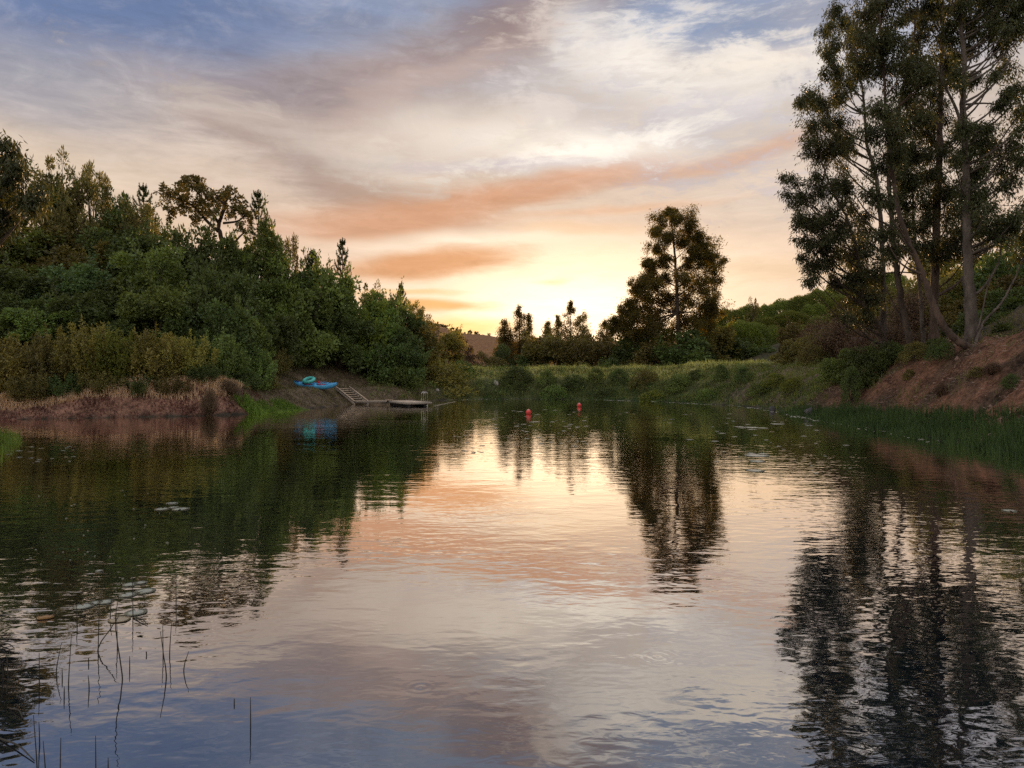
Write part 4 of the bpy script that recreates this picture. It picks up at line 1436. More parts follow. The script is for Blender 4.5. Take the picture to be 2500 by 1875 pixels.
for (px, ptop, pbase, wpx, mat_, lb) in [
    (1078, 872, 935, 175, 'bush_yellow', 'large pale green leafy mound left of the wooden rail'),
    (985, 890, 945, 100, 'bush_mid', 'green leafy mound behind the swimming platform'),
    (1128, 876, 925, 60, 'bush_mid', 'green mound just left of the wooden rail'),
    (1146, 884, 918, 24, 'bush_dark', 'small dark upright bush beside the wooden rail'),
    (1260, 890, 934, 94, 'bush_dark', 'dark round bush on the left end of the dam'),
    (1335, 901, 940, 52, 'bush_mid', 'green tuft right of the dark round bush on the dam'),
    (1399, 911, 944, 72, 'bush_dark', 'dark green clump on the dam slope behind the farther buoy'),
    (1455, 895, 934, 50, 'bush_mid', 'rounded green tuft at the middle of the dam crest'),
    (1512, 897, 934, 58, 'bush_dark', 'dark round tuft on the dam crest right of the farther buoy'),
    (1576, 901, 933, 88, 'bush_olive', 'olive clump on the dam crest under the tall middle tree'),
    (1662, 911, 944, 80, 'bush_mid', 'green clump low on the dam right of the tall tree'),
    (1700, 902, 930, 50, 'bush_dark', 'small dark clump on the crest behind the green clump'),
    (1761, 886, 929, 42, 'bush_dark', 'dark spiky tuft on the dam crest near the right end'),
    (1815, 893, 933, 46, 'bush_dark', 'second dark tuft on the dam crest near the right end'),
    (1854, 929, 968, 70, 'bush_mid', 'green clump low at the right end of the dam'),
    (1890, 908, 945, 64, 'bush_bright', 'bright green weeds at the right end of the dam'),
    (1938, 918, 955, 66, 'bush_bright', 'bright green weeds beside the leaf covered track'),
    (1356, 938, 965, 90, 'bush_mid', 'low green growth on the lower dam slope left of its middle'),
    (1480, 943, 968, 80, 'bush_dark', 'low dark growth on the lower dam slope at its middle'),
    (1600, 950, 972, 110, 'bush_bright', 'low fresh green growth at the waterline below the tall tree'),
    (1730, 945, 975, 90, 'bush_mid', 'low green growth at the waterline left of the right shore'),
]:
    bush('mound', px, ptop, foot_depth(px, pbase), wpx, mat_, lb, group='bushes and tufts on the dam', minh=0.4)
for (kd, px, ptop, pbase, wpx, mat_, lb) in [
    ('round', 2110, 846, 950, 110, 'bush_dark', 'dark bush on the upper left corner of the red bank'),
    ('mound', 2078, 890, 985, 56, 'bush_dark', 'dark scrub down the left edge of the red bank'),
    ('mound', 2175, 830, 886, 90, 'bush_dark', 'dark scrub on the red bank lip under the slim upright tree'),
    ('mound', 2235, 832, 880, 80, 'bush_olive', 'olive scrub on the red bank lip under the twisted trunk'),
    ('mound', 2300, 834, 874, 80, 'bush_dark', 'dark scrub on the red bank lip left of the leaning trunk foot'),
    ('dry', 2425, 880, 915, 50, 'bush_dry', 'dry tuft growing high on the red bank below the thickest trunk'),
    ('mound', 2220, 900, 930, 34, 'bush_olive', 'small tuft halfway down the red bank'),
    ('dry', 2300, 930, 965, 44, 'bush_dry', 'dry tuft low on the red bank'),
    ('mound', 2470, 910, 950, 50, 'bush_dark', 'dark tuft on the red bank near the right frame edge'),
]:
    bush(kd, px, ptop, foot_depth(px, pbase, 22.0, 70.0), wpx, mat_, lb, group=RS, minh=0.3)

# round trees along the far ridge
for j, (x, y, w) in enumerate([(1084, 804, 24), (1103, 806, 15), (1119, 801, 20), (1135, 806, 11), (1147, 803, 16), (1164, 804, 17), (1179, 808, 10), (1194, 809, 12),
                               (1206, 815, 8), (1302, 818, 18), (1315, 816, 22), (1334, 819, 13)]):
    D = 402 + (j * 13) % 9
    p = at(x, y, D)
    z = gz(p[0], p[1])
    o = thing('round_tree', 'tiny round tree on the far hazy ridge, ' + words[j] + ' from the left', 'tree', (p[0], p[1], z - 1.2), j * 1.1, 'tiny trees on the far ridge')
    wd_ = w / F * D
    hgt = wd_ * (0.6 + 0.35 * ((j * 7) % 5) / 4)
    o.scale = (wd_ / 5, wd_ / 5, hgt / 4)
    fo, st = PROTO['round'][j % 4]
    f_ = link('foliage', fo, o)
    f_.material_slots[0].link = 'OBJECT'
    f_.material_slots[0].material = M['bush_olive']


# ------------------------------------------------------------------ grass and ground cover (uncountable)
def scatter(n, x0, x1, y0, y1, test):
    x, y = rng.uniform(x0, x1, n), rng.uniform(y0, y1, n)
    d = shore_dist(x, y)
    k = test(x, y, d)
    x, y, d = x[k], y[k], d[k]
    return np.stack([x, y, np.maximum(ground_z(x, y), -0.3) - 0.02], 1), d


def grass(name, label, mat, P, H, W, lean):
    g = Geo()
    H = np.asarray(H) * np.clip(0.95 + 1.0 * clump(P[:, 0], P[:, 1], 91, 0.9) + 0.5 * clump(P[:, 0], P[:, 1], 95, 0.3), 0.35, 1.7)
    blades(g, P, H, W, lean)
    return kind(link(name, g.mesh(name, M[mat])), 'stuff', label)


def clump(x, y, s, f=1.0):
    return vnoise(x / f, y / f, s) + 0.5 * vnoise(x * 2.3 / f, y * 2.3 / f, s + 3)


P, d = scatter(70000, -12, 30, 62, 92, lambda x, y, d: (d > 0.5) & (d < 8.0) & (x / y > -0.16) & (x < 24) & (clump(x, y, 83, 1.4) + 0.25 * rng.normal(size=len(x)) > 0.15))
grass('grass', 'olive and straw coloured grass patches on the dam slope', 'bank_grass', P, rng.uniform(0.12, 0.36, len(P)), 0.06, 1.0)
P, d = scatter(90000, -12, 30, 62, 92, lambda x, y, d: (d > 0.3) & (d < 8.5) & (x / y > -0.16) & (x < 24) & (rng.random(len(x)) < 0.55 + clump(x, y, 3, 1.5)))
grass('grass', 'mixed green grass covering the slope of the dam', 'grass_dam', P, rng.uniform(0.12, 0.36, len(P)), 0.06, 1.0)
P, d = scatter(9000, -14, 26, 60, 90, lambda x, y, d: (d > 0.6) & (d < 8.5) & (x / y > -0.2) & (rng.random(len(x)) < 0.15 + 1.2 * np.maximum(clump(x, y, 71, 1.1), 0)))
g = Geo()
for c_ in P:
    hh = rng.uniform(0.25, 0.8)
    k_ = 14
    leaves(g, c_ + np.stack([rng.normal(size=k_) * 0.16, rng.normal(size=k_) * 0.16, rng.uniform(0.05, hh, k_)], 1), rng.normal(size=(k_, 3)) + np.array([0, 0, 0.7]), rng.uniform(0.12, 0.26, k_), rng.uniform(0.05, 0.10, k_))
kind(link('weeds', g.mesh('weeds', M['bush_mid'])), 'stuff', 'leafy green weeds growing through the grass on the dam slope')
P, d = scatter(60000, -10, 34, 70, 96, lambda x, y, d: (d > 3.4) & (d < 13) & (x / y > -0.13) & (rng.random(len(x)) < 0.6 + clump(x, y, 9, 1.8)))
grass('grass', 'pale tall grass along the crest of the dam, skylight painted in', 'grass_crest_lit', P, rng.uniform(0.16, 0.50, len(P)), 0.055, 0.9)
P, d = scatter(60000, -6, 21, 47, 77, lambda x, y, d: (d > -0.5) & (d < 2.6) & (x > -3) & (rng.random(len(x)) < np.where(y < 60, 0.35, 0.9) * (0.6 + clump(x, y, 14))))
grass('rushes', 'green rushes along the far waterline below the dam', 'rush_dark', P, rng.uniform(0.2, 0.55, len(P)), 0.045, 0.7)
P, d = scatter(90000, 11, 24, 14, 45, lambda x, y, d: (d > -0.7) & (d < np.interp(y, [15, 22, 30, 38, 44], [3.5, 3.3, 2.4, 1.7, 0.6])) & (rng.random(len(x)) < 0.75 + clump(x, y, 17, 0.8)))
grass('rushes', 'dense dark green rushes along the right shore under the red bank', 'rush_dark', P, rng.uniform(0.35, 0.72, len(P)), 0.03, 0.55)
P, d = scatter(40000, -19, -12, 41, 53, lambda x, y, d: (d > -0.9) & (d < 0.9) & (y > 43.4) & (y < 49.5) & (rng.random(len(x)) < 0.7 + clump(x, y, 23, 0.9)))
grass('rushes', 'patch of fresh green rushes on the left shore below the kayak', 'near_grass', P, rng.uniform(0.15, 0.55, len(P)), 0.035, 0.9)
P, d = scatter(120000, -36, -15, 33, 47, lambda x, y, d: (d > 1.0) & (d < 3.6) & (y > 34) & (x < -17.2) & (rng.random(len(x)) < 0.8 + clump(x, y, 29, 0.9)))
grass('dry_grass', 'pinkish dry grass on the upper part of the left bank', 'red_grass', P, rng.uniform(0.18, 0.42, len(P)), 0.045, 0.9)
P, d = scatter(60000, -36, -15, 33, 47, lambda x, y, d: (d > 0.0) & (d < 1.5) & (y > 33) & (rng.random(len(x)) < 0.6 + clump(x, y, 33, 0.9)))
grass('low_growth', 'dark reddish low growth at the foot of the left bank', 'red_low', P, rng.uniform(0.08, 0.26, len(P)), 0.06, 1.0)
P, d = scatter(26000, -19, -10, 14, 28, lambda x, y, d: (d > -0.45) & (d < 2.5) & (rng.random(len(x)) < 0.75 + clump(x, y, 37, 0.7)))
grass('grass', 'bright green grass tuft at the left frame edge on the near bank', 'near_grass', P, rng.uniform(0.15, 0.5, len(P)), 0.022, 0.9)
P, d = scatter(70000, -28, -4, 43, 80, lambda x, y, d: (d > 0.25) & (d < 8) & (rng.random(len(x)) < 0.35 + 0.9 * np.maximum(clump(x, y, 43, 1.0), 0)))
grass('grass', 'sparse short grass on the brown bank around the kayak and steps', 'bank_grass', P, rng.uniform(0.1, 0.3, len(P)), 0.05, 0.9)
P, d = scatter(70000, 15, 34, 18, 60, lambda x, y, d: (d > 2) & (d < 14) & (rng.random(len(x)) < 0.04 + 1.1 * np.maximum(clump(x, y, 47, 0.9), 0)))
grass('grass', 'thin dry grass on and above the red bank', 'bank_grass', P, rng.uniform(0.08, 0.34, len(P)), 0.035, 1.0)
P, d = scatter(50000, 13, 30, 46, 72, lambda x, y, d: (d > 0.2) & (d < 10) & (rng.random(len(x)) < 0.35 + clump(x, y, 49, 1.4)))
grass('grass', 'patchy green grass over the leaf covered track', 'grass_dam', P, rng.uniform(0.15, 0.5, len(P)), 0.05, 0.8)
P, d = scatter(40000, 15, 36, 18, 66, lambda x, y, d: (d > 0.7) & (d < 10) & (rng.random(len(x)) < 0.5 + clump(x, y, 51, 1.3)))
g = Geo()
n = len(P)
P[:, 2] += 0.04
leaves(g, P, np.stack([rng.normal(size=n), rng.normal(size=n), 0.25 * rng.normal(size=n)], 1), rng.uniform(0.08, 0.38, n), rng.uniform(0.02, 0.05, n), np.array([[0.2, 0.1, 1.0]]) + 0.4 * rng.normal(size=(n, 3)))
kind(link('leaf_litter', g.mesh('leaf_litter', M['litter'])), 'stuff', 'fallen eucalyptus leaves and bark strips over the red bank and track')
P, d = scatter(45000, -30, -4, 30, 78, lambda x, y, d: (d > 0.05) & (d < 4.5) & (rng.random(len(x)) < 0.2 + clump(x, y, 57, 1.3)))
g = Geo()
n = len(P)
P[:, 2] += 0.04
leaves(g, P, np.stack([rng.normal(size=n), rng.normal(size=n), 0.25 * rng.normal(size=n)], 1), rng.uniform(0.05, 0.2, n), rng.uniform(0.02, 0.05, n), np.array([[0.2, 0.1, 1.0]]) + 0.4 * rng.normal(size=(n, 3)))
kind(link('twig_litter', g.mesh('twig_litter', M['litter'])), 'stuff', 'dead twigs and chips along the left waterline')
P, d = scatter(5000, 15, 34, 18, 60, lambda x, y, d: (d > 0.6) & (d < 9.5) & (rng.random(len(x)) < 0.25 + clump(x, y, 87, 1.1)))
g = Geo()
OCT = np.array([(1, 0, 0), (0, 1, 0), (-1, 0, 0), (0, -1, 0), (0, 0, 0.8), (0, 0, -0.5)], float)
OT = [(0, 1, 4), (1, 2, 4), (2, 3, 4), (3, 0, 4), (1, 0, 5), (2, 1, 5), (3, 2, 5), (0, 3, 5)]
for p_ in P:
    g.add(p_ + np.array([0, 0, 0.02]) + OCT * rng.uniform(0.6, 1.3, (6, 3)) * rng.gamma(2.0, 0.03), None, OT)
m_st = noise_mat('earth clods and stones', (0.10, 0.06, 0.042), (0.30, 0.20, 0.15), 3.0, 0.95, 0.3)
kind(link('stones', g.mesh('stones', m_st)), 'stuff', 'clods and stones scattered over the red bank')
# scum line of pollen and tiny leaves along the far and right waterline
x, y = rng.uniform(-8, 20, 60000), rng.uniform(24, 76, 60000)
d = shore_dist(x, y)
cl_ = clump(x, y, 61, 2.5)
k = (d < -0.15) & (d > -0.75 - 0.7 * np.maximum(cl_, 0)) & (rng.random(len(x)) < 0.10 + 1.1 * np.maximum(cl_, 0)) & (x > -7)
x, y = x[k], y[k]
n = len(x)
g = Geo()
leaves(g, np.stack([x, y, np.full(n, 0.006)], 1), np.stack([rng.normal(size=n), rng.normal(size=n), np.zeros(n)], 1), rng.uniform(0.08, 0.26, n), rng.uniform(0.05, 0.14, n), np.array([[0, 0, 1.0]]) + np.zeros((n, 3)))
m_s = plain('pale pollen scum', (0.58, 0.54, 0.45), 0.3, 0.9)
kind(link('floating_scum', g.mesh('floating_scum', m_s)), 'stuff', 'pale floating pollen and bits along the waterline')


# ------------------------------------------------------------------ kayak with inflatable ring
def build_kayak():
    p0, p1 = at(719, 936, 57.6), at(823, 944, 57.0)
    c = (p0 + p1) / 2
    L_ = np.linalg.norm((p1 - p0)[:2])
    zg = max(gz(c[0] + dx, c[1] + dy) for dx in (-0.8, 0, 0.8) for dy in (-0.3, 0, 0.3))
    o = thing('kayak', 'blue two seat kayak lying on the left bank at the top of the steps', 'kayak', (c[0], c[1], zg - 0.04), math.atan2(p1[1] - p0[1], p1[0] - p0[0]))
    o.rotation_euler = (math.radians(13), math.radians(2.0), o.rotation_euler[2])
    o.scale = (1, 1, 1.25)
    n, mth = 41, 20
    s = np.linspace(-1, 1, n)
    half = L_ / 2

    def ringpts(si):
        w = 0.40 * (1 - abs(si) ** 2.6) ** 0.75 + 0.012
        keel = 0.0 + 0.30 * abs(si) ** 4
        deck = 0.36 + 0.12 * abs(si) ** 3
        pts = []
        for k in range(mth):
            th = 2 * math.pi * k / mth
            cx, sz = math.cos(th), math.sin(th)
            yy = w * np.sign(cx) * abs(cx) ** 0.75
            zz = keel + (deck - keel) * (0.5 + 0.5 * np.sign(sz) * abs(sz) ** 0.8)
            dep = 0.0
            if sz > 0.3 and (-0.55 < si < -0.02 or 0.08 < si < 0.62):
                inner = max(0, 1 - abs(yy) / (w * 0.72 + 1e-6))
                dep = 0.20 * min(1, inner * 3) * min(1, min(abs(si + 0.55), abs(si + 0.02), 9) * 14 if si < 0 else min(abs(si - 0.08), abs(si - 0.62)) * 14)
            pts.append((si * half, yy, zz - dep))
        return pts
    v = np.array([ringpts(si) for si in s]).reshape(-1, 3)
    q = [(i * mth + j, i * mth + (j + 1) % mth, (i + 1) * mth + (j + 1) % mth, (i + 1) * mth + j) for i in range(n - 1) for j in range(mth)]
    g = Geo()
    v = np.vstack([v, [(-half, 0, 0.4), (half, 0, 0.4)]])
    t = [(len(v) - 2, (j + 1) % mth, j) for j in range(mth)] + [(len(v) - 1, (n - 1) * mth + j, (n - 1) * mth + (j + 1) % mth) for j in range(mth)]
    g.add(v, q, t)
    link('hull', g.mesh('hull', M['kayak_blue'], True), o)
    for (a, b, nm) in ((-0.55, -0.02, 'cockpit_rim'), (0.08, 0.62, 'cockpit_rim')):
        cx, rx = (a + b) / 2 * half, (b - a) / 2 * half
        th = np.linspace(0, 2 * math.pi, 33)
        ww = [0.30 * (1 - abs((cx + rx * math.cos(x)) / half) ** 2.6) ** 0.75 for x in th]
        pts = np.stack([cx + rx * np.cos(th), np.sin(th) * np.array(ww), 0.375 + 0.12 * np.abs((cx + rx * np.cos(th)) / half) ** 3], 1)
        g = Geo()
        tube(g, pts, 0.028, 6, False)
        link(nm, g.mesh('cockpit rim', M['kayak_rim'], True), o)
        g = Geo()
        xx = np.linspace(-0.9, 0.9, 9)
        for q0, q1 in zip(xx[:-1], xx[1:]):
            box(g, cx + rx * q0, cx + rx * q1 - 0.004, -0.19 * math.sqrt(1 - q0 * q0 * 0.9), 0.19 * math.sqrt(1 - q0 * q0 * 0.9), 0.19, 0.205)
        link('cockpit_floor', g.mesh('cockpit floor', M['kayak_deep']), o)
    for sx in (-0.42, 0.22):
        g = Geo()
        box(g, sx * half - 0.02, sx * half + 0.36, -0.20, 0.20, 0.22, 0.30)
        st = link('seat', g.mesh('seat', M['seat_red']), o)
        g = Geo()
        for k in range(5):
            box(g, sx * half - 0.08 - k * 0.012, sx * half - 0.025 - k * 0.012, -0.20 + k * 0.012, 0.20 - k * 0.012, 0.26 + k * 0.05, 0.308 + k * 0.05)
        link('backrest', g.mesh('backrest', M['seat_red']), st)
    for e in (-1, 1):
        g = Geo()
        th = np.linspace(0, math.pi, 9)
        tube(g, np.stack([e * half * 0.93 + 0.07 * np.cos(th), 0 * th, 0.46 + 0.06 * np.sin(th)], 1), 0.014, 5)
        link('carry_handle', g.mesh('carry handle', M['black_plastic'], True), o)
    g = Geo()
    for k in range(10):
        a0, a1 = -0.96 + k * 0.02, -0.96 + (k + 1) * 0.02
        w0 = 0.40 * (1 - abs(a0) ** 2.6) ** 0.75 * 0.8
        box(g, a0 * half, a1 * half, -w0, w0, 0.46 - 0.02 * k * 0.3, 0.476 - 0.02 * k * 0.3)
    link('bow_cap', g.mesh('bow cap', M['kayak_deep']), o)
    # ring leaning on the kayak
    r = thing('swim_ring', 'turquoise inflatable swim ring lying on the left half of the blue kayak', 'swim ring', (0, 0, 0))
    cpos = at(754, 933, 57.25)
    r.location = (cpos[0], cpos[1], zg + 0.66)
    r.rotation_euler = (math.radians(20), math.radians(-15), 0.35)
    g = Geo()
    nu, nv, R_, rr = 40, 14, 0.40, 0.135
    a = np.arange(nu) * 2 * math.pi / nu
    b = np.arange(nv) * 2 * math.pi / nv
    A, B_ = np.meshgrid(a, b, indexing='ij')
    rw = rr * (1 + 0.03 * np.cos(10 * A))
    v = np.stack([(R_ + rw * np.cos(B_)) * np.cos(A), (R_ + rw * np.cos(B_)) * np.sin(A), rw * 0.92 * np.sin(B_)], -1).reshape(-1, 3)
    q = [(i * nv + j, ((i + 1) % nu) * nv + j, ((i + 1) % nu) * nv + (j + 1) % nv, i * nv + (j + 1) % nv) for i in range(nu) for j in range(nv)]
    g.add(v, q)
    link('tube', g.mesh('ring tube', M['ring_teal'], True), r)
    g = Geo()
    tube(g, [(R_ - 0.10, 0, 0.09), (R_ - 0.125, 0, 0.125)], 0.02, 8)
    link('valve', g.mesh('valve', M['ring_teal'], True), r)


build_kayak()


# ------------------------------------------------------------------ steps, gangway, swimming platform, ladder
def build_dock():
    # steps run down from the bank to the water
    a, b = at(821, 950, 62.0), at(864, 984, 59.6)
    run = b - a
    hd = norm(np.array([run[0], run[1], 0]))
    sd2 = np.array([-hd[1], hd[0], 0])
    if sd2[1] < 0:
        sd2 = -sd2
    W_ = 1.28
    st = thing('wooden_steps', 'pale wooden steps leading from the bank beside the kayak down to the water', 'steps', tuple(a * 0.5 + b * 0.5 - np.array([0, 0, 0.3])))
    o3 = np.array(st.location)
    for s in (0.0, 1.0):
        g = Geo()
        off = sd2 * W_ * s + np.array([0, 0, -0.06])
        beam(g, a + off - o3, b + run * 0.06 + off - o3, 0.055, 0.20)
        link('stringer', g.mesh('stringer', M['wood_grey']), st)
        g = Geo()
        off2 = sd2 * (W_ * s) + np.array([0, 0, 0.20])
        beam(g, a + off2 - o3, b + run * 0.03 + off2 - o3, 0.07, 0.075)
        rl = link('rail', g.mesh('rail', M['wood_pale']), st)
        for t in (0.06, 0.5, 0.94):
            g = Geo()
            p = a + run * t + sd2 * (W_ * s) - o3
            beam(g, p + np.array([0, 0, -0.15]), p + np.array([0, 0, 0.17]), 0.05, 0.06)
            link('post', g.mesh('post', M['wood_pale']), rl)
    for k in range(7):
        t = (k + 0.1) / 7
        p = a + run * t - o3
        g = Geo()
        dp = hd * 0.12
        v = []
        for z in (0.035, 0.08):
            for (u_, w_) in ((-1, 0.03), (1, 0.03), (1, W_ - 0.03), (-1, W_ - 0.03)):
                v.append(p + dp * u_ + sd2 * w_ + np.array([0, 0, z]))
        g.add(v, [(3, 2, 1, 0), (4, 5, 6, 7), (0, 1, 5, 4), (1, 2, 6, 5), (2, 3, 7, 6), (3, 0, 4, 7)])
        link('tread', g.mesh('tread', M['wood_pale']), st)
    # platform
    f = np.array([-8.1, 54.5])
    e1 = np.array([-0.48, 0.877])
    e2 = np.array([0.877, 0.48])
    Lp, Wp, zt = 4.6, 2.05, 0.34
    pl = thing('swimming_platform', 'square weathered plank swimming platform floating off the left shore', 'platform', (*(f + e1 * Lp / 2 + e2 * Wp / 2), 0.0))
    o2 = np.array(pl.location)

    def obb(u0, u1, w0, w1, z0, z1):
        g = Geo()
        box(g, u0, u1, w0, w1, z0, z1, lambda v: np.stack([f[0] + e1[0] * v[:, 0] + e2[0] * v[:, 1], f[1] + e1[1] * v[:, 0] + e2[1] * v[:, 1], v[:, 2]], 1) - o2)
        return g
    np_ = 31
    pw_ = Lp / np_
    for k in range(np_):
        dz = random.uniform(-0.004, 0.004)
        link('plank', obb(k * pw_ + 0.007, (k + 1) * pw_ - 0.007, 0, Wp, zt - 0.035 + dz, zt + dz).mesh('deck plank', M['wood_pale']), pl)
    for w0, w1 in ((-0.045, -0.003), (Wp + 0.003, Wp + 0.045)):
        link('fascia', obb(-0.04, Lp + 0.04, w0, w1, zt - 0.16, zt - 0.002).mesh('fascia', M['wood_grey']), pl)
    for u0, u1 in ((-0.045, -0.003), (Lp + 0.003, Lp + 0.045)):
        link('fascia', obb(u0, u1, 0.0, Wp, zt - 0.165, zt - 0.004).mesh('fascia', M['wood_grey']), pl)
    for w0 in (0.12, Wp - 0.62):
        g = Geo()
        pts = np.array([[f[0] + e1[0] * u_ + e2[0] * (w0 + 0.25), f[1] + e1[1] * u_ + e2[1] * (w0 + 0.25), 0.02] for u_ in (0.15, Lp - 0.15)]) - o2
        tube(g, pts, 0.17, 14)
        link('float', g.mesh('float', M['black_plastic'], True), pl)
    # gangway
    ga = np.array([b[0] + 0.35, b[1] + 0.15, 0.24])
    gb = np.array([*(f + e1 * (Lp - 0.45) + e2 * 0.10), zt + 0.055])
    gw = thing('gangway', 'narrow plank gangway from the steps to the swimming platform', 'gangway', tuple((ga + gb) / 2))
    og = np.array(gw.location)
    dg = norm(gb - ga)
    sg = norm(np.cross(dg, [0, 0, 1.0]))
    ln = np.linalg.norm(gb - ga)
    for s in (-0.42, 0.42):
        g = Geo()
        beam(g, ga + sg * s - og + np.array([0, 0, -0.07]), gb + sg * s - og + np.array([0, 0, -0.07]), 0.05, 0.12)
        link('side_beam', g.mesh('side beam', M['wood_grey']), gw)
    npk = 18
    for k in range(npk):
        g = Geo()
        c_ = ga + dg * ln * (k + 0.5) / npk - og + np.array([0, 0, 0.01])
        beam(g, c_ - sg * 0.45, c_ + sg * 0.45, ln / npk - 0.015, 0.035)
        link('plank', g.mesh('gangway plank', M['wood_pale']), gw)
    # ladder on the right end of the platform
    lp = at(1036.5, 992, 55.35)
    la = thing('pool_ladder', 'shiny metal pool ladder with two curved handles on the right corner of the platform', 'ladder', (lp[0], lp[1], 0.0), math.atan2(0.48, 0.877))
    for s in (-0.22, 0.22):
        g = Geo()
        th = np.linspace(0, math.pi, 12)
        pts = [(s * 0.8, 0.12, -0.75), (s * 0.8, 0.12, 0.95)]
        pth = np.vstack([[(0.16, 0, -0.8), (0.16, 0, 0.3), (0.16, 0, 0.95)], np.stack([0.0 + 0.16 * np.cos(th[1:]), 0 * th[1:], 0.95 + 0.16 * np.sin(th[1:])], 1), [(-0.17, 0, 0.62), (-0.18, 0, 0.36)]])
        pth[:, 1] = s
        rot = pth.copy()
        tube(g, rot, 0.024, 8)
        link('handrail', g.mesh('handrail', M['steel'], True), la)
    for z in (-0.55, -0.25, 0.06):
        g = Geo()
        box(g, 0.10, 0.19, -0.215, 0.215, z - 0.018, z + 0.018)
        link('rung', g.mesh('rung', M['steel']), la)
    # floating rope from the platform towards the dam
    g = Geo()
    rp = [(-6.2, 56.0, 0.05), (-6.0, 58.0, 0.004), (-5.7, 62.0, 0.003), (-5.3, 66.5, 0.004)]
    tube(g, spline(rp, 60), 0.016, 5)
    ro = link('floating_rope', g.mesh('floating_rope', M['rope'], True))
    tag(ro, 'thin pale rope floating from the swimming platform towards the dam', 'rope')


build_dock()


# ------------------------------------------------------------------ buoys
def build_buoy(px, wy, label):
    D = CAMZ * F / (wy - HY)
    x = (px - CX) / F * D
    o = thing('buoy', label, 'buoy', (x, D, 0.0), 0.4, 'red swimming buoys')
    R_ = 0.168
    g = Geo()
    nu, nv = 24, 14
    v, q = [], []
    for i in range(nv + 1):
        ph = -math.pi / 2 + math.pi * i / nv
        for j in range(nu):
            th = 2 * math.pi * j / nu
            r = R_ * math.cos(ph)
            v.append((r * math.cos(th), r * math.sin(th), 0.115 + R_ * math.sin(ph)))
    for i in range(nv):
        for j in range(nu):
            q.append((i * nu + j, i * nu + (j + 1) % nu, (i + 1) * nu + (j + 1) % nu, (i + 1) * nu + j))
    g.add(v, q)
    link('float', g.mesh('buoy float', M['buoy_red'], True), o)
    g = Geo()
    th = np.linspace(0, 2 * math.pi, 25)
    tube(g, np.stack([R_ * 1.003 * np.cos(th), R_ * 1.003 * np.sin(th), 0 * th + 0.115], 1), 0.012, 6, False)
    link('seam', g.mesh('buoy seam', M['buoy_red'], True), o)
    g = Geo()
    v, q = [], []
    for i in range(5):
        ph = math.pi / 2 - 0.62 * i / 4
        for j in range(nu):
            t_ = 2 * math.pi * j / nu
            r = (R_ + 0.003) * math.cos(ph)
            v.append((r * math.cos(t_), r * math.sin(t_), 0.115 + (R_ + 0.003) * math.sin(ph)))
    for i in range(4):
        for j in range(nu):
            q.append((i * nu + j, (i + 1) * nu + j, (i + 1) * nu + (j + 1) % nu, i * nu + (j + 1) % nu))
    g.add(v, q)
    link('cap', g.mesh('buoy sheen', M['buoy_sheen'], True), o)  # thin pink shell painting the sky's reflection onto the ball
    g = Geo()
    t2 = np.linspace(0, math.pi, 9)
    tube(g, np.stack([0.03 * np.cos(t2), 0 * t2, 0.115 + R_ - 0.004 + 0.035 * np.sin(t2)], 1), 0.008, 6)
    link('eyelet', g.mesh('buoy eyelet', M['buoy_red'], True), o)


build_buoy(1290.5, 1011, 'larger nearer red ball buoy floating left of the water centre')
build_buoy(1414, 993, 'smaller farther red ball buoy floating near the dam')


# ------------------------------------------------------------------ rocks, rail, person
def rock(px, wy, wpx, hpx, label, mat, D=None, name='rock', seed=0):
    D = D or CAMZ * F / (wy - HY)
    x = (px - CX) / F * D
    w, h = wpx / F * D, hpx / F * D
    r4 = np.random.default_rng(seed + 40)
    nu, nv = 16, 9
    v, q = [], []
    for i in range(nv + 1):
        ph = -math.pi / 2 + math.pi * i / nv
        for j in range(nu):
            th = 2 * math.pi * j / nu
            d_ = np.array([math.cos(ph) * math.cos(th), math.cos(ph) * math.sin(th), math.sin(ph)])
            k = 1 + 0.22 * math.sin(3 * d_[0] + seed) * math.cos(4 * d_[1] + 2 * seed) + 0.10 * math.sin(7 * d_[2] + 5 * d_[0] + seed)
            v.append(d_ * k * np.array([w / 2, w * 0.4, h * 0.75]) + np.array([0, 0, h * 0.25]))
    for i in range(nv):
        for j in range(nu):
            q.append((i * nu + j, i * nu + (j + 1) % nu, (i + 1) * nu + (j + 1) % nu, (i + 1) * nu + j))
    g = Geo()
    g.add(v, q)
    z = max(gz(x, D), 0)
    o = link(name, g.mesh('rock', M[mat], False), None, (x, D, z))
    tag(o, label, 'rock')


rock(1976, 1017, 24, 19, 'dark rock sitting in the water where the right rushes begin', 'rock', seed=1)
rock(1885, 1003, 13, 12, 'small dark rock at the waterline below the leaf covered track', 'rock', seed=2)
rock(1211, 962, 13, 10, 'pale stone low on the bank left of the dam', 'stone', D=77, seed=3)
rock(1068, 955, 8, 6, 'small pale stone above the ladder on the left bank', 'stone', D=71.5, seed=4)
rock(1945, 868, 24, 10, 'pale stone lying at the foot of the dry shrubs on the right', 'stone', D=66, seed=5)


def build_rail():
    D = 84.0
    a, b = at(1181, 894, D), at(1211, 894, D)
    zg = gz((a[0] + b[0]) / 2, D)
    o = thing('rail_fence', 'low dark wooden rail of two bars in the gap behind the green mounds', 'rail', ((a[0] + b[0]) / 2, D, min(zg, a[2] - 0.6)))
    hw, z0 = (b[0] - a[0]) / 2, o.location[2]
    for z in (a[2] - z0, a[2] - z0 - 0.20):
        g = Geo()
        beam(g, (-hw, 0, z), (hw, 0, z), 0.05, 0.08)
        link('bar', g.mesh('bar', M['wood_dark']), o)
    for s in (-0.9, 0.9):
        g = Geo()
        box(g, s * hw - 0.04, s * hw + 0.04, 0.03, 0.11, -0.2, a[2] - z0 + 0.03)
        link('post', g.mesh('post', M['wood_dark']), o)


build_rail()


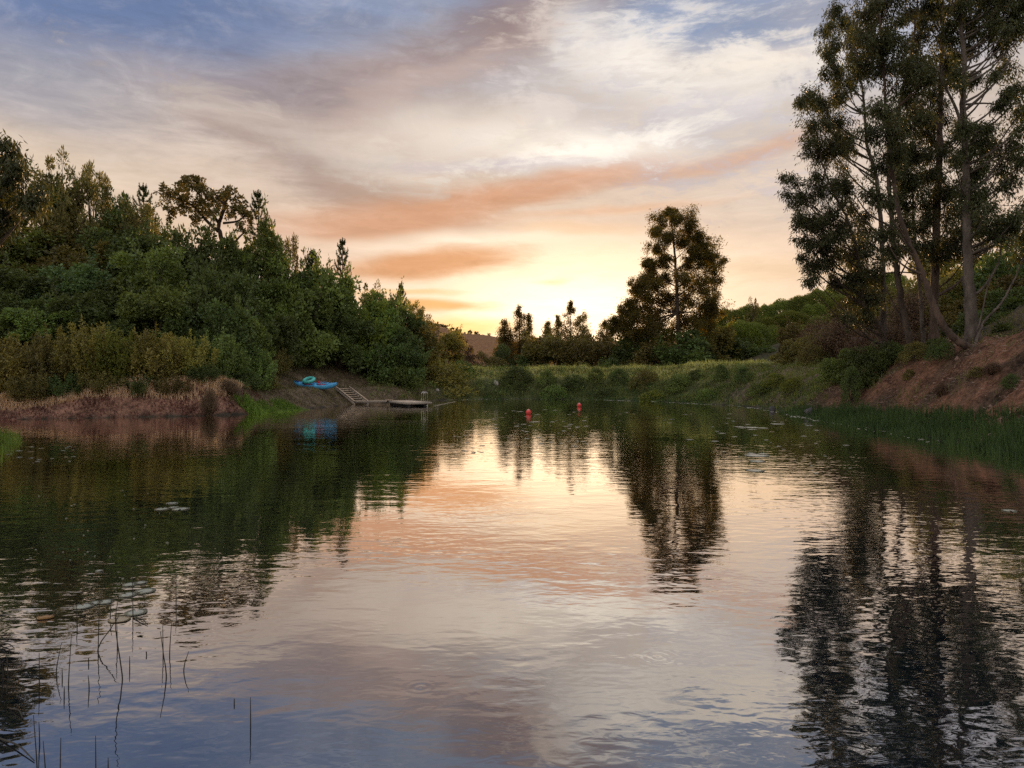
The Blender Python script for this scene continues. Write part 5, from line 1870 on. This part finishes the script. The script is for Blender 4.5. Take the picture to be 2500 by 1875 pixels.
def build_person():
    best = None
    for D in np.arange(80, 130, 0.5):
        x = (1069 - CX) / F * D
        top = CAMZ + (HY - 785) / F * D
        k = abs(gz(x, D) + 1.74 - top)
        if best is None or k < best[0]:
            best = (k, D, x, top)
    _, D, x, top = best
    z = top - 1.74
    o = thing('person', 'distant standing person in dark clothes on the left ridge against the sunset', 'person', (x, D, z), 0.3)
    vs = [(0, 0, 0.95), (0, 0, 1.15), (0, -0.01, 1.38), (0, 0, 1.47), (0, 0.01, 1.58), (0, 0.02, 1.68),
          (0.17, 0, 1.40), (0.25, 0.02, 1.14), (0.22, 0.10, 0.92), (-0.17, 0, 1.40), (-0.25, 0.02, 1.14), (-0.22, 0.10, 0.92),
          (0.10, 0, 0.88), (0.11, 0.02, 0.50), (0.11, -0.02, 0.08), (0.12, 0.14, 0.03), (-0.10, 0, 0.88), (-0.11, 0.02, 0.50), (-0.11, -0.02, 0.08), (-0.12, 0.14, 0.03)]
    es = [(0, 1), (1, 2), (2, 3), (3, 4), (4, 5), (2, 6), (6, 7), (7, 8), (2, 9), (9, 10), (10, 11), (0, 12), (12, 13), (13, 14), (14, 15), (0, 16), (16, 17), (17, 18), (18, 19)]
    rs = [0.15, 0.13, 0.16, 0.055, 0.085, 0.08, 0.065, 0.048, 0.035, 0.065, 0.048, 0.035, 0.09, 0.065, 0.045, 0.04, 0.09, 0.065, 0.045, 0.04]
    me = bpy.data.meshes.new('body')
    me.from_pydata(vs, es, [])
    b = link('body', me, o)
    sk = b.modifiers.new('skin', 'SKIN')
    sk.use_smooth_shade = True
    for i_, r in enumerate(rs):
        me.skin_vertices[0].data[i_].radius = (r, r * 0.85)
    me.skin_vertices[0].data[0].use_root = True
    sb = b.modifiers.new('smooth', 'SUBSURF')
    sb.levels = sb.render_levels = 1
    me.materials.append(M['cloth_dark'])
    g = Geo()
    v, q = [], []
    for i_ in range(9):
        ph = -0.5 + (math.pi / 2 + 0.5) * i_ / 8
        for j in range(14):
            th = 2 * math.pi * j / 14
            v.append((0.098 * math.cos(ph) * math.cos(th), 0.015 + 0.108 * math.cos(ph) * math.sin(th), 1.645 + 0.105 * math.sin(ph)))
    for i_ in range(8):
        for j in range(14):
            q.append((i_ * 14 + j, i_ * 14 + (j + 1) % 14, (i_ + 1) * 14 + (j + 1) % 14, (i_ + 1) * 14 + j))
    g.add(v, q)
    link('hair', g.mesh('hair', M['hair'], True), o)


build_person()


# ------------------------------------------------------------------ water plants
def pad_mesh(name, mat, ell=1.0, notch=0.35, n=22, curl=0.0):
    g = Geo()
    th = np.linspace(notch / 2, 2 * math.pi - notch / 2, n)
    rr = 0.5 * (1 + 0.03 * np.sin(5 * th))
    rim = np.stack([rr * np.cos(th), rr * np.sin(th) * ell, 0.006 + curl * np.abs(np.sin(3 * th)) * 0.014], 1)
    inn = rim * np.array([0.55, 0.55, 0.0]) + np.array([0, 0, 0.006])
    v = np.vstack([[(0.02, 0, 0.0055)], inn, rim, rim * np.array([0.97, 0.97, 0]) + np.array([0, 0, 0.002])])
    t = [(0, 1 + i_, 2 + i_) for i_ in range(n - 1)]
    q = [(1 + i_, 1 + n + i_, 2 + n + i_, 2 + i_) for i_ in range(n - 1)] + [(1 + n + i_, 1 + 2 * n + i_, 2 + 2 * n + i_, 2 + n + i_) for i_ in range(n - 1)]
    g.add(v, q, t)
    return g.mesh(name, mat, False)


m_pad = noise_mat('lily pad', (0.28, 0.30, 0.22), (0.42, 0.42, 0.34), 6.0, 0.28, 0.0, spec=1.0)  # base colour lightened to carry sky glare on the wet pads
m_pad2 = noise_mat('tan lily pad', (0.30, 0.24, 0.14), (0.42, 0.34, 0.21), 6.0, 0.32, 0.05, spec=0.8)
PAD, PAD2 = pad_mesh('lily_pad', m_pad), pad_mesh('lily_pad tan', m_pad2, 0.9, 0.5)
PADS = [pad_mesh('lily_pad small', m_pad, 0.8, 0.4, 10), pad_mesh('lily_pad round', m_pad, 1.0, 0.2, 10), pad_mesh('floating leaf', m_pad2, 0.4, 0.1, 8)]


def on_water(px, py):
    D = CAMZ * F / (py - HY)
    return (px - CX) / F * D, D


def pad(px, py, wpx, label, me=None, group='lily pads on the pond', name='lily_pad', cat='lily pad'):
    x, D = on_water(px, py)
    w = wpx / F * D
    o = link(name, me or PAD, None, (x, D, 0.003), random.uniform(0, 6.28), (w, w, 1.0))
    tag(o, label, cat, group)


def c6(x, y):
    return x / 3.16, 1350 + y / 3.16


NEARP = [((645, 415), 150, 'grey green lily pad at the left end of the near pad group by the reeds'),
         ((738, 388), 100, 'lily pad touching the leftmost pad of the near group'),
         ((815, 380), 120, 'lily pad behind the tallest reed stem of the near group'),
         ((1000, 247), 105, 'pale lily pad at the far end of the near group'),
         ((1092, 231), 85, 'small lily pad at the far right tip of the near group'),
         ((1122, 296), 150, 'large lily pad at the right of the near group'),
         ((985, 326), 135, 'lily pad in the centre of the near group'),
         ((1050, 462), 165, 'green lily pad in front of the near group, right of the tan one'),
         ((765, 140), 55, 'small single lily pad beyond the near group')]
for (c, w, lb) in NEARP:
    pad(*c6(*c), w / 3.16, lb)
pad(*c6(920, 516), 170 / 3.16, 'tan lily pad in front of the near group among crossing reed stems', PAD2)
x, D = on_water(*c6(350, 506))
fl = link('dead_leaf', pad_mesh('dead_leaf', M['dead_leaf'], 0.45, 0.15, 18, 1.0), None, (x, D, 0.006), 0.4, (0.14, 0.19, 1.0))
tag(fl, 'curled orange brown dead leaf floating left of the near lily pads', 'leaf')
for (px, py, w, lb) in [(396, 1243, 34, 'left lily pad of the small trio on the dark left water'), (441, 1243, 40, 'right lily pad of the small trio on the dark left water'),
                        (420, 1229, 28, 'rear lily pad of the small trio on the dark left water'), (424, 1239, 22, 'smallest lily pad between the trio on the dark left water')]:
    pad(px, py, w, lb)


def c8(x, y):
    return 1500 + x / 3.687, 950 + y / 3.687


RGT = [((1125, 340), 100, 'left pad of the lily cluster in front of the right rock'), ((1235, 346), 150, 'middle pad of the lily cluster in front of the right rock'),
       ((1335, 351), 105, 'right pad of the lily cluster in front of the right rock'), ((1240, 363), 90, 'front pad of the lily cluster in front of the right rock'),
       ((1150, 350), 70, 'small pad inside the lily cluster in front of the right rock'),
       ((1470, 315), 130, 'single long lily pad right of the lily cluster by the rock'), ((1285, 598), 225, 'wide pale lily pad at the edge of the dark right reflection'),
       ((1230, 580), 90, 'lily pad against the back of the wide pale pad'), ((1340, 582), 90, 'lily pad on the back right of the wide pale pad'),
       ((970, 398), 72, 'lily pad left below the lily cluster'), ((905, 470), 78, 'lily pad right of the tall tree reflection'), ((680, 455), 70, 'lily pad on the tall tree reflection'),
       ((1755, 328), 72, 'lily pad just in front of the right rushes'), ((515, 272), 52, 'olive lily pad far out below the dam'), ((1265, 735), 170, 'faint lily pad on the golden water'),
       ((1815, 758), 50, 'small lily pad on the dark water at the right'), ((1285, 650), 150, 'lily pad just in front of the wide pale pad')]
for (c, w, lb) in RGT:
    pad(*c8(*c), w / 3.687, lb)
pad(2464, 1247, 34, 'lonely lily pad near the right frame edge')
pad(1290 - 20, 1005, 20, 'lily pad just left of the nearer buoy')
pad(1308, 1030, 22, 'lily pad just below the nearer buoy')
r5 = np.random.default_rng(77)
zones = [((1180, 1440), (1035, 1092), 70, 'tiny pale leaf floating on the golden reflection below the buoys', 'tiny leaves on the golden reflection'),
         ((1150, 1700), (1000, 1036), 36, 'tiny pale leaf floating on the dark water around the buoys', 'tiny leaves around the buoys'),
         ((1700, 2080), (1010, 1150), 40, 'tiny pale leaf floating on the dark water at the right', 'tiny leaves on the right water'),
         ((60, 420), (1180, 1420), 34, 'tiny pale leaf floating on the dark water at the left', 'tiny leaves on the left water'),
         ((10, 190), (1088, 1135), 22, 'thin pale leaf floating in front of the bright grass tuft', 'thin leaves by the left grass tuft'),
         ((1090, 1180), (1060, 1110), 26, 'tiny pale leaf at the left edge of the golden reflection', 'tiny leaves left of the golden reflection')]
for (xr, yr, n, lb, gr) in zones:
    for k_ in range(n):
        px, py = r5.uniform(*xr), r5.uniform(*yr)
        x, D = on_water(px, py)
        if shore_dist(np.array([x]), np.array([D]))[0] > -0.3:
            continue
        w = r5.uniform(5, 17) / F * D if py < 1160 else r5.uniform(2.5, 6) / F * D
        o = link('floating_leaf', PADS[int(r5.integers(3))], None, (x, D, 0.002), r5.uniform(0, 6.28), (min(w, 0.42), min(w, 0.42), 1.0))
        tag(o, lb, 'leaf', gr)

REEDS = [  # base, top (and a bend) in the crop of the lower left corner
    ((528, 1020), (551, 625), None, 'tall straight reed stem in the left of the near reed group'),
    ((432, 935), (475, 690), None, 'leaning reed stem at the left of the tall straight one'),
    ((480, 985), (480, 890), None, 'short reed stub left of the tall straight stem'),
    ((757, 752), (768, 335), None, 'thick upright reed stem beneath the lily pads'),
    ((752, 757), (915, 490), (850, 590), 'reed stem leaning right from the foot of the thick upright stem'),
    ((945, 975), (918, 320), (890, 560), 'tall bent reed stem crossing the tan lily pad'),
    ((905, 740), (900, 500), None, 'thin reed stem beside the tall bent one'),
    ((1000, 900), (1000, 795), None, 'short upright reed stub right of the tall bent stem'),
    ((1283, 960), (1237, 605), (1262, 790), 'left stem of the reed pair right of the lily pads'),
    ((1258, 800), (1255, 560), None, 'upright stem between the reed pair right of the lily pads'),
    ((1308, 790), (1323, 540), None, 'right stem of the reed pair right of the lily pads'),
    ((1417, 910), (1455, 760), None, 'short reed stem leaning right, outermost of the near group'),
    ((1807, 1168), (1807, 1130), None, 'tiny reed tip left of the lone straight stem in open blue water'),
    ((1933, 1345), (1932, 1115), None, 'lone straight reed stem standing in the open blue water'),
    ((683, 855), (682, 810), None, 'small reed tip left of the tall bent stem'),
    ((687, 1055), (680, 945), None, 'short reed stub below the thick upright stem'),
    ((303, 1000), (302, 770), None, 'upright reed stem in front of the dark leaf reflection'),
    ((22, 960), (18, 840), None, 'reed stem at the extreme left frame edge'),
    ((60, 940), (52, 770), None, 'second reed stem from the left frame edge'),
    ((287, 1700), (258, 1250), None, 'long reed stem rising from the lower left frame edge'),
    ((305, 1480), (300, 1300), None, 'reed stem with bent tip beside the long lower left stem'),
    ((352, 1750), (333, 1450), None, 'reed stem right of the long lower left stem'),
    ((464, 1720), (469, 1425), None, 'reed stem rising from the bottom edge, second of the four along it'),
    ((739, 1740), (737, 1410), None, 'reed stem rising from the bottom edge, tallest of the four along it'),
    ((834, 1700), (834, 1580), None, 'short reed tip at the bottom edge right of the tallest bottom stem'),
    ((595, 560), (590, 400), None, 'thin reed stem in front of the leftmost lily pad'),
    ((1025, 490), (1022, 180), None, 'thin upright reed stem in the centre of the lily pads'),
    ((1358, 400), (1358, 160), None, 'thin far reed stem right of the lily pads'),
    ((850, 500), (862, 340), None, 'thin leaning reed stem behind the tall bent one'),
    ((495, 1110), (495, 1030), None, 'short reed stub under the tall straight stem'),
    ((1130, 790), (1126, 775), None, 'tiny reed tip between the stub and the reed pair'),
]
for (b0, t0_, mid, lb) in REEDS:
    bx, by = c6(*b0)
    tx_, ty_ = c6(*t0_)
    x, D = on_water(bx, by)
    pts = [np.array([x, D, -0.35]), np.array([x, D, 0.0])]
    if mid:
        pts.append(at(*c6(*mid), D))
    pts.append(at(tx_, ty_, D + random.uniform(-0.05, 0.05)))
    sp = spline(pts, 12)
    g = Geo()
    tube(g, sp - np.array([x, D, 0]), np.linspace(0.0070, 0.0022, 12) * (D / 6.0) ** 0.5, 5)
    o = link('reed_stem', g.mesh('reed_stem', M['reed_dry'], True), None, (x, D, 0))
    tag(o, lb, 'reed', 'reed stems standing in the near water')
for (a0, b0, lb) in [((-20, 1430), (265, 1612), 'fallen reed stem lying on the water in the lower left corner'), ((78, 1205), (175, 1282), 'broken reed stem floating on the dark leaf reflection'),
                     ((-20, 705), (112, 741), 'fallen reed stem at the left frame edge below the dark reflection'), ((1030, 505), (1140, 560), 'thin fallen stem in front of the green lily pad')]:
    xa, Da = on_water(*c6(*a0))
    xb, Db = on_water(*c6(*b0))
    m_ = np.array([(xa + xb) / 2, (Da + Db) / 2, 0.02])
    g = Geo()
    tube(g, spline([np.array([xa, Da, 0.004]) - m_, np.array([0.01, 0.01, 0.0]), np.array([xb, Db, 0.006]) - m_], 10), np.linspace(0.0065, 0.003, 10), 5)
    o = link('fallen_reed', g.mesh('fallen_reed', M['reed_dry'], True), None, tuple(m_))
    tag(o, lb, 'reed', 'fallen reed stems on the near water')
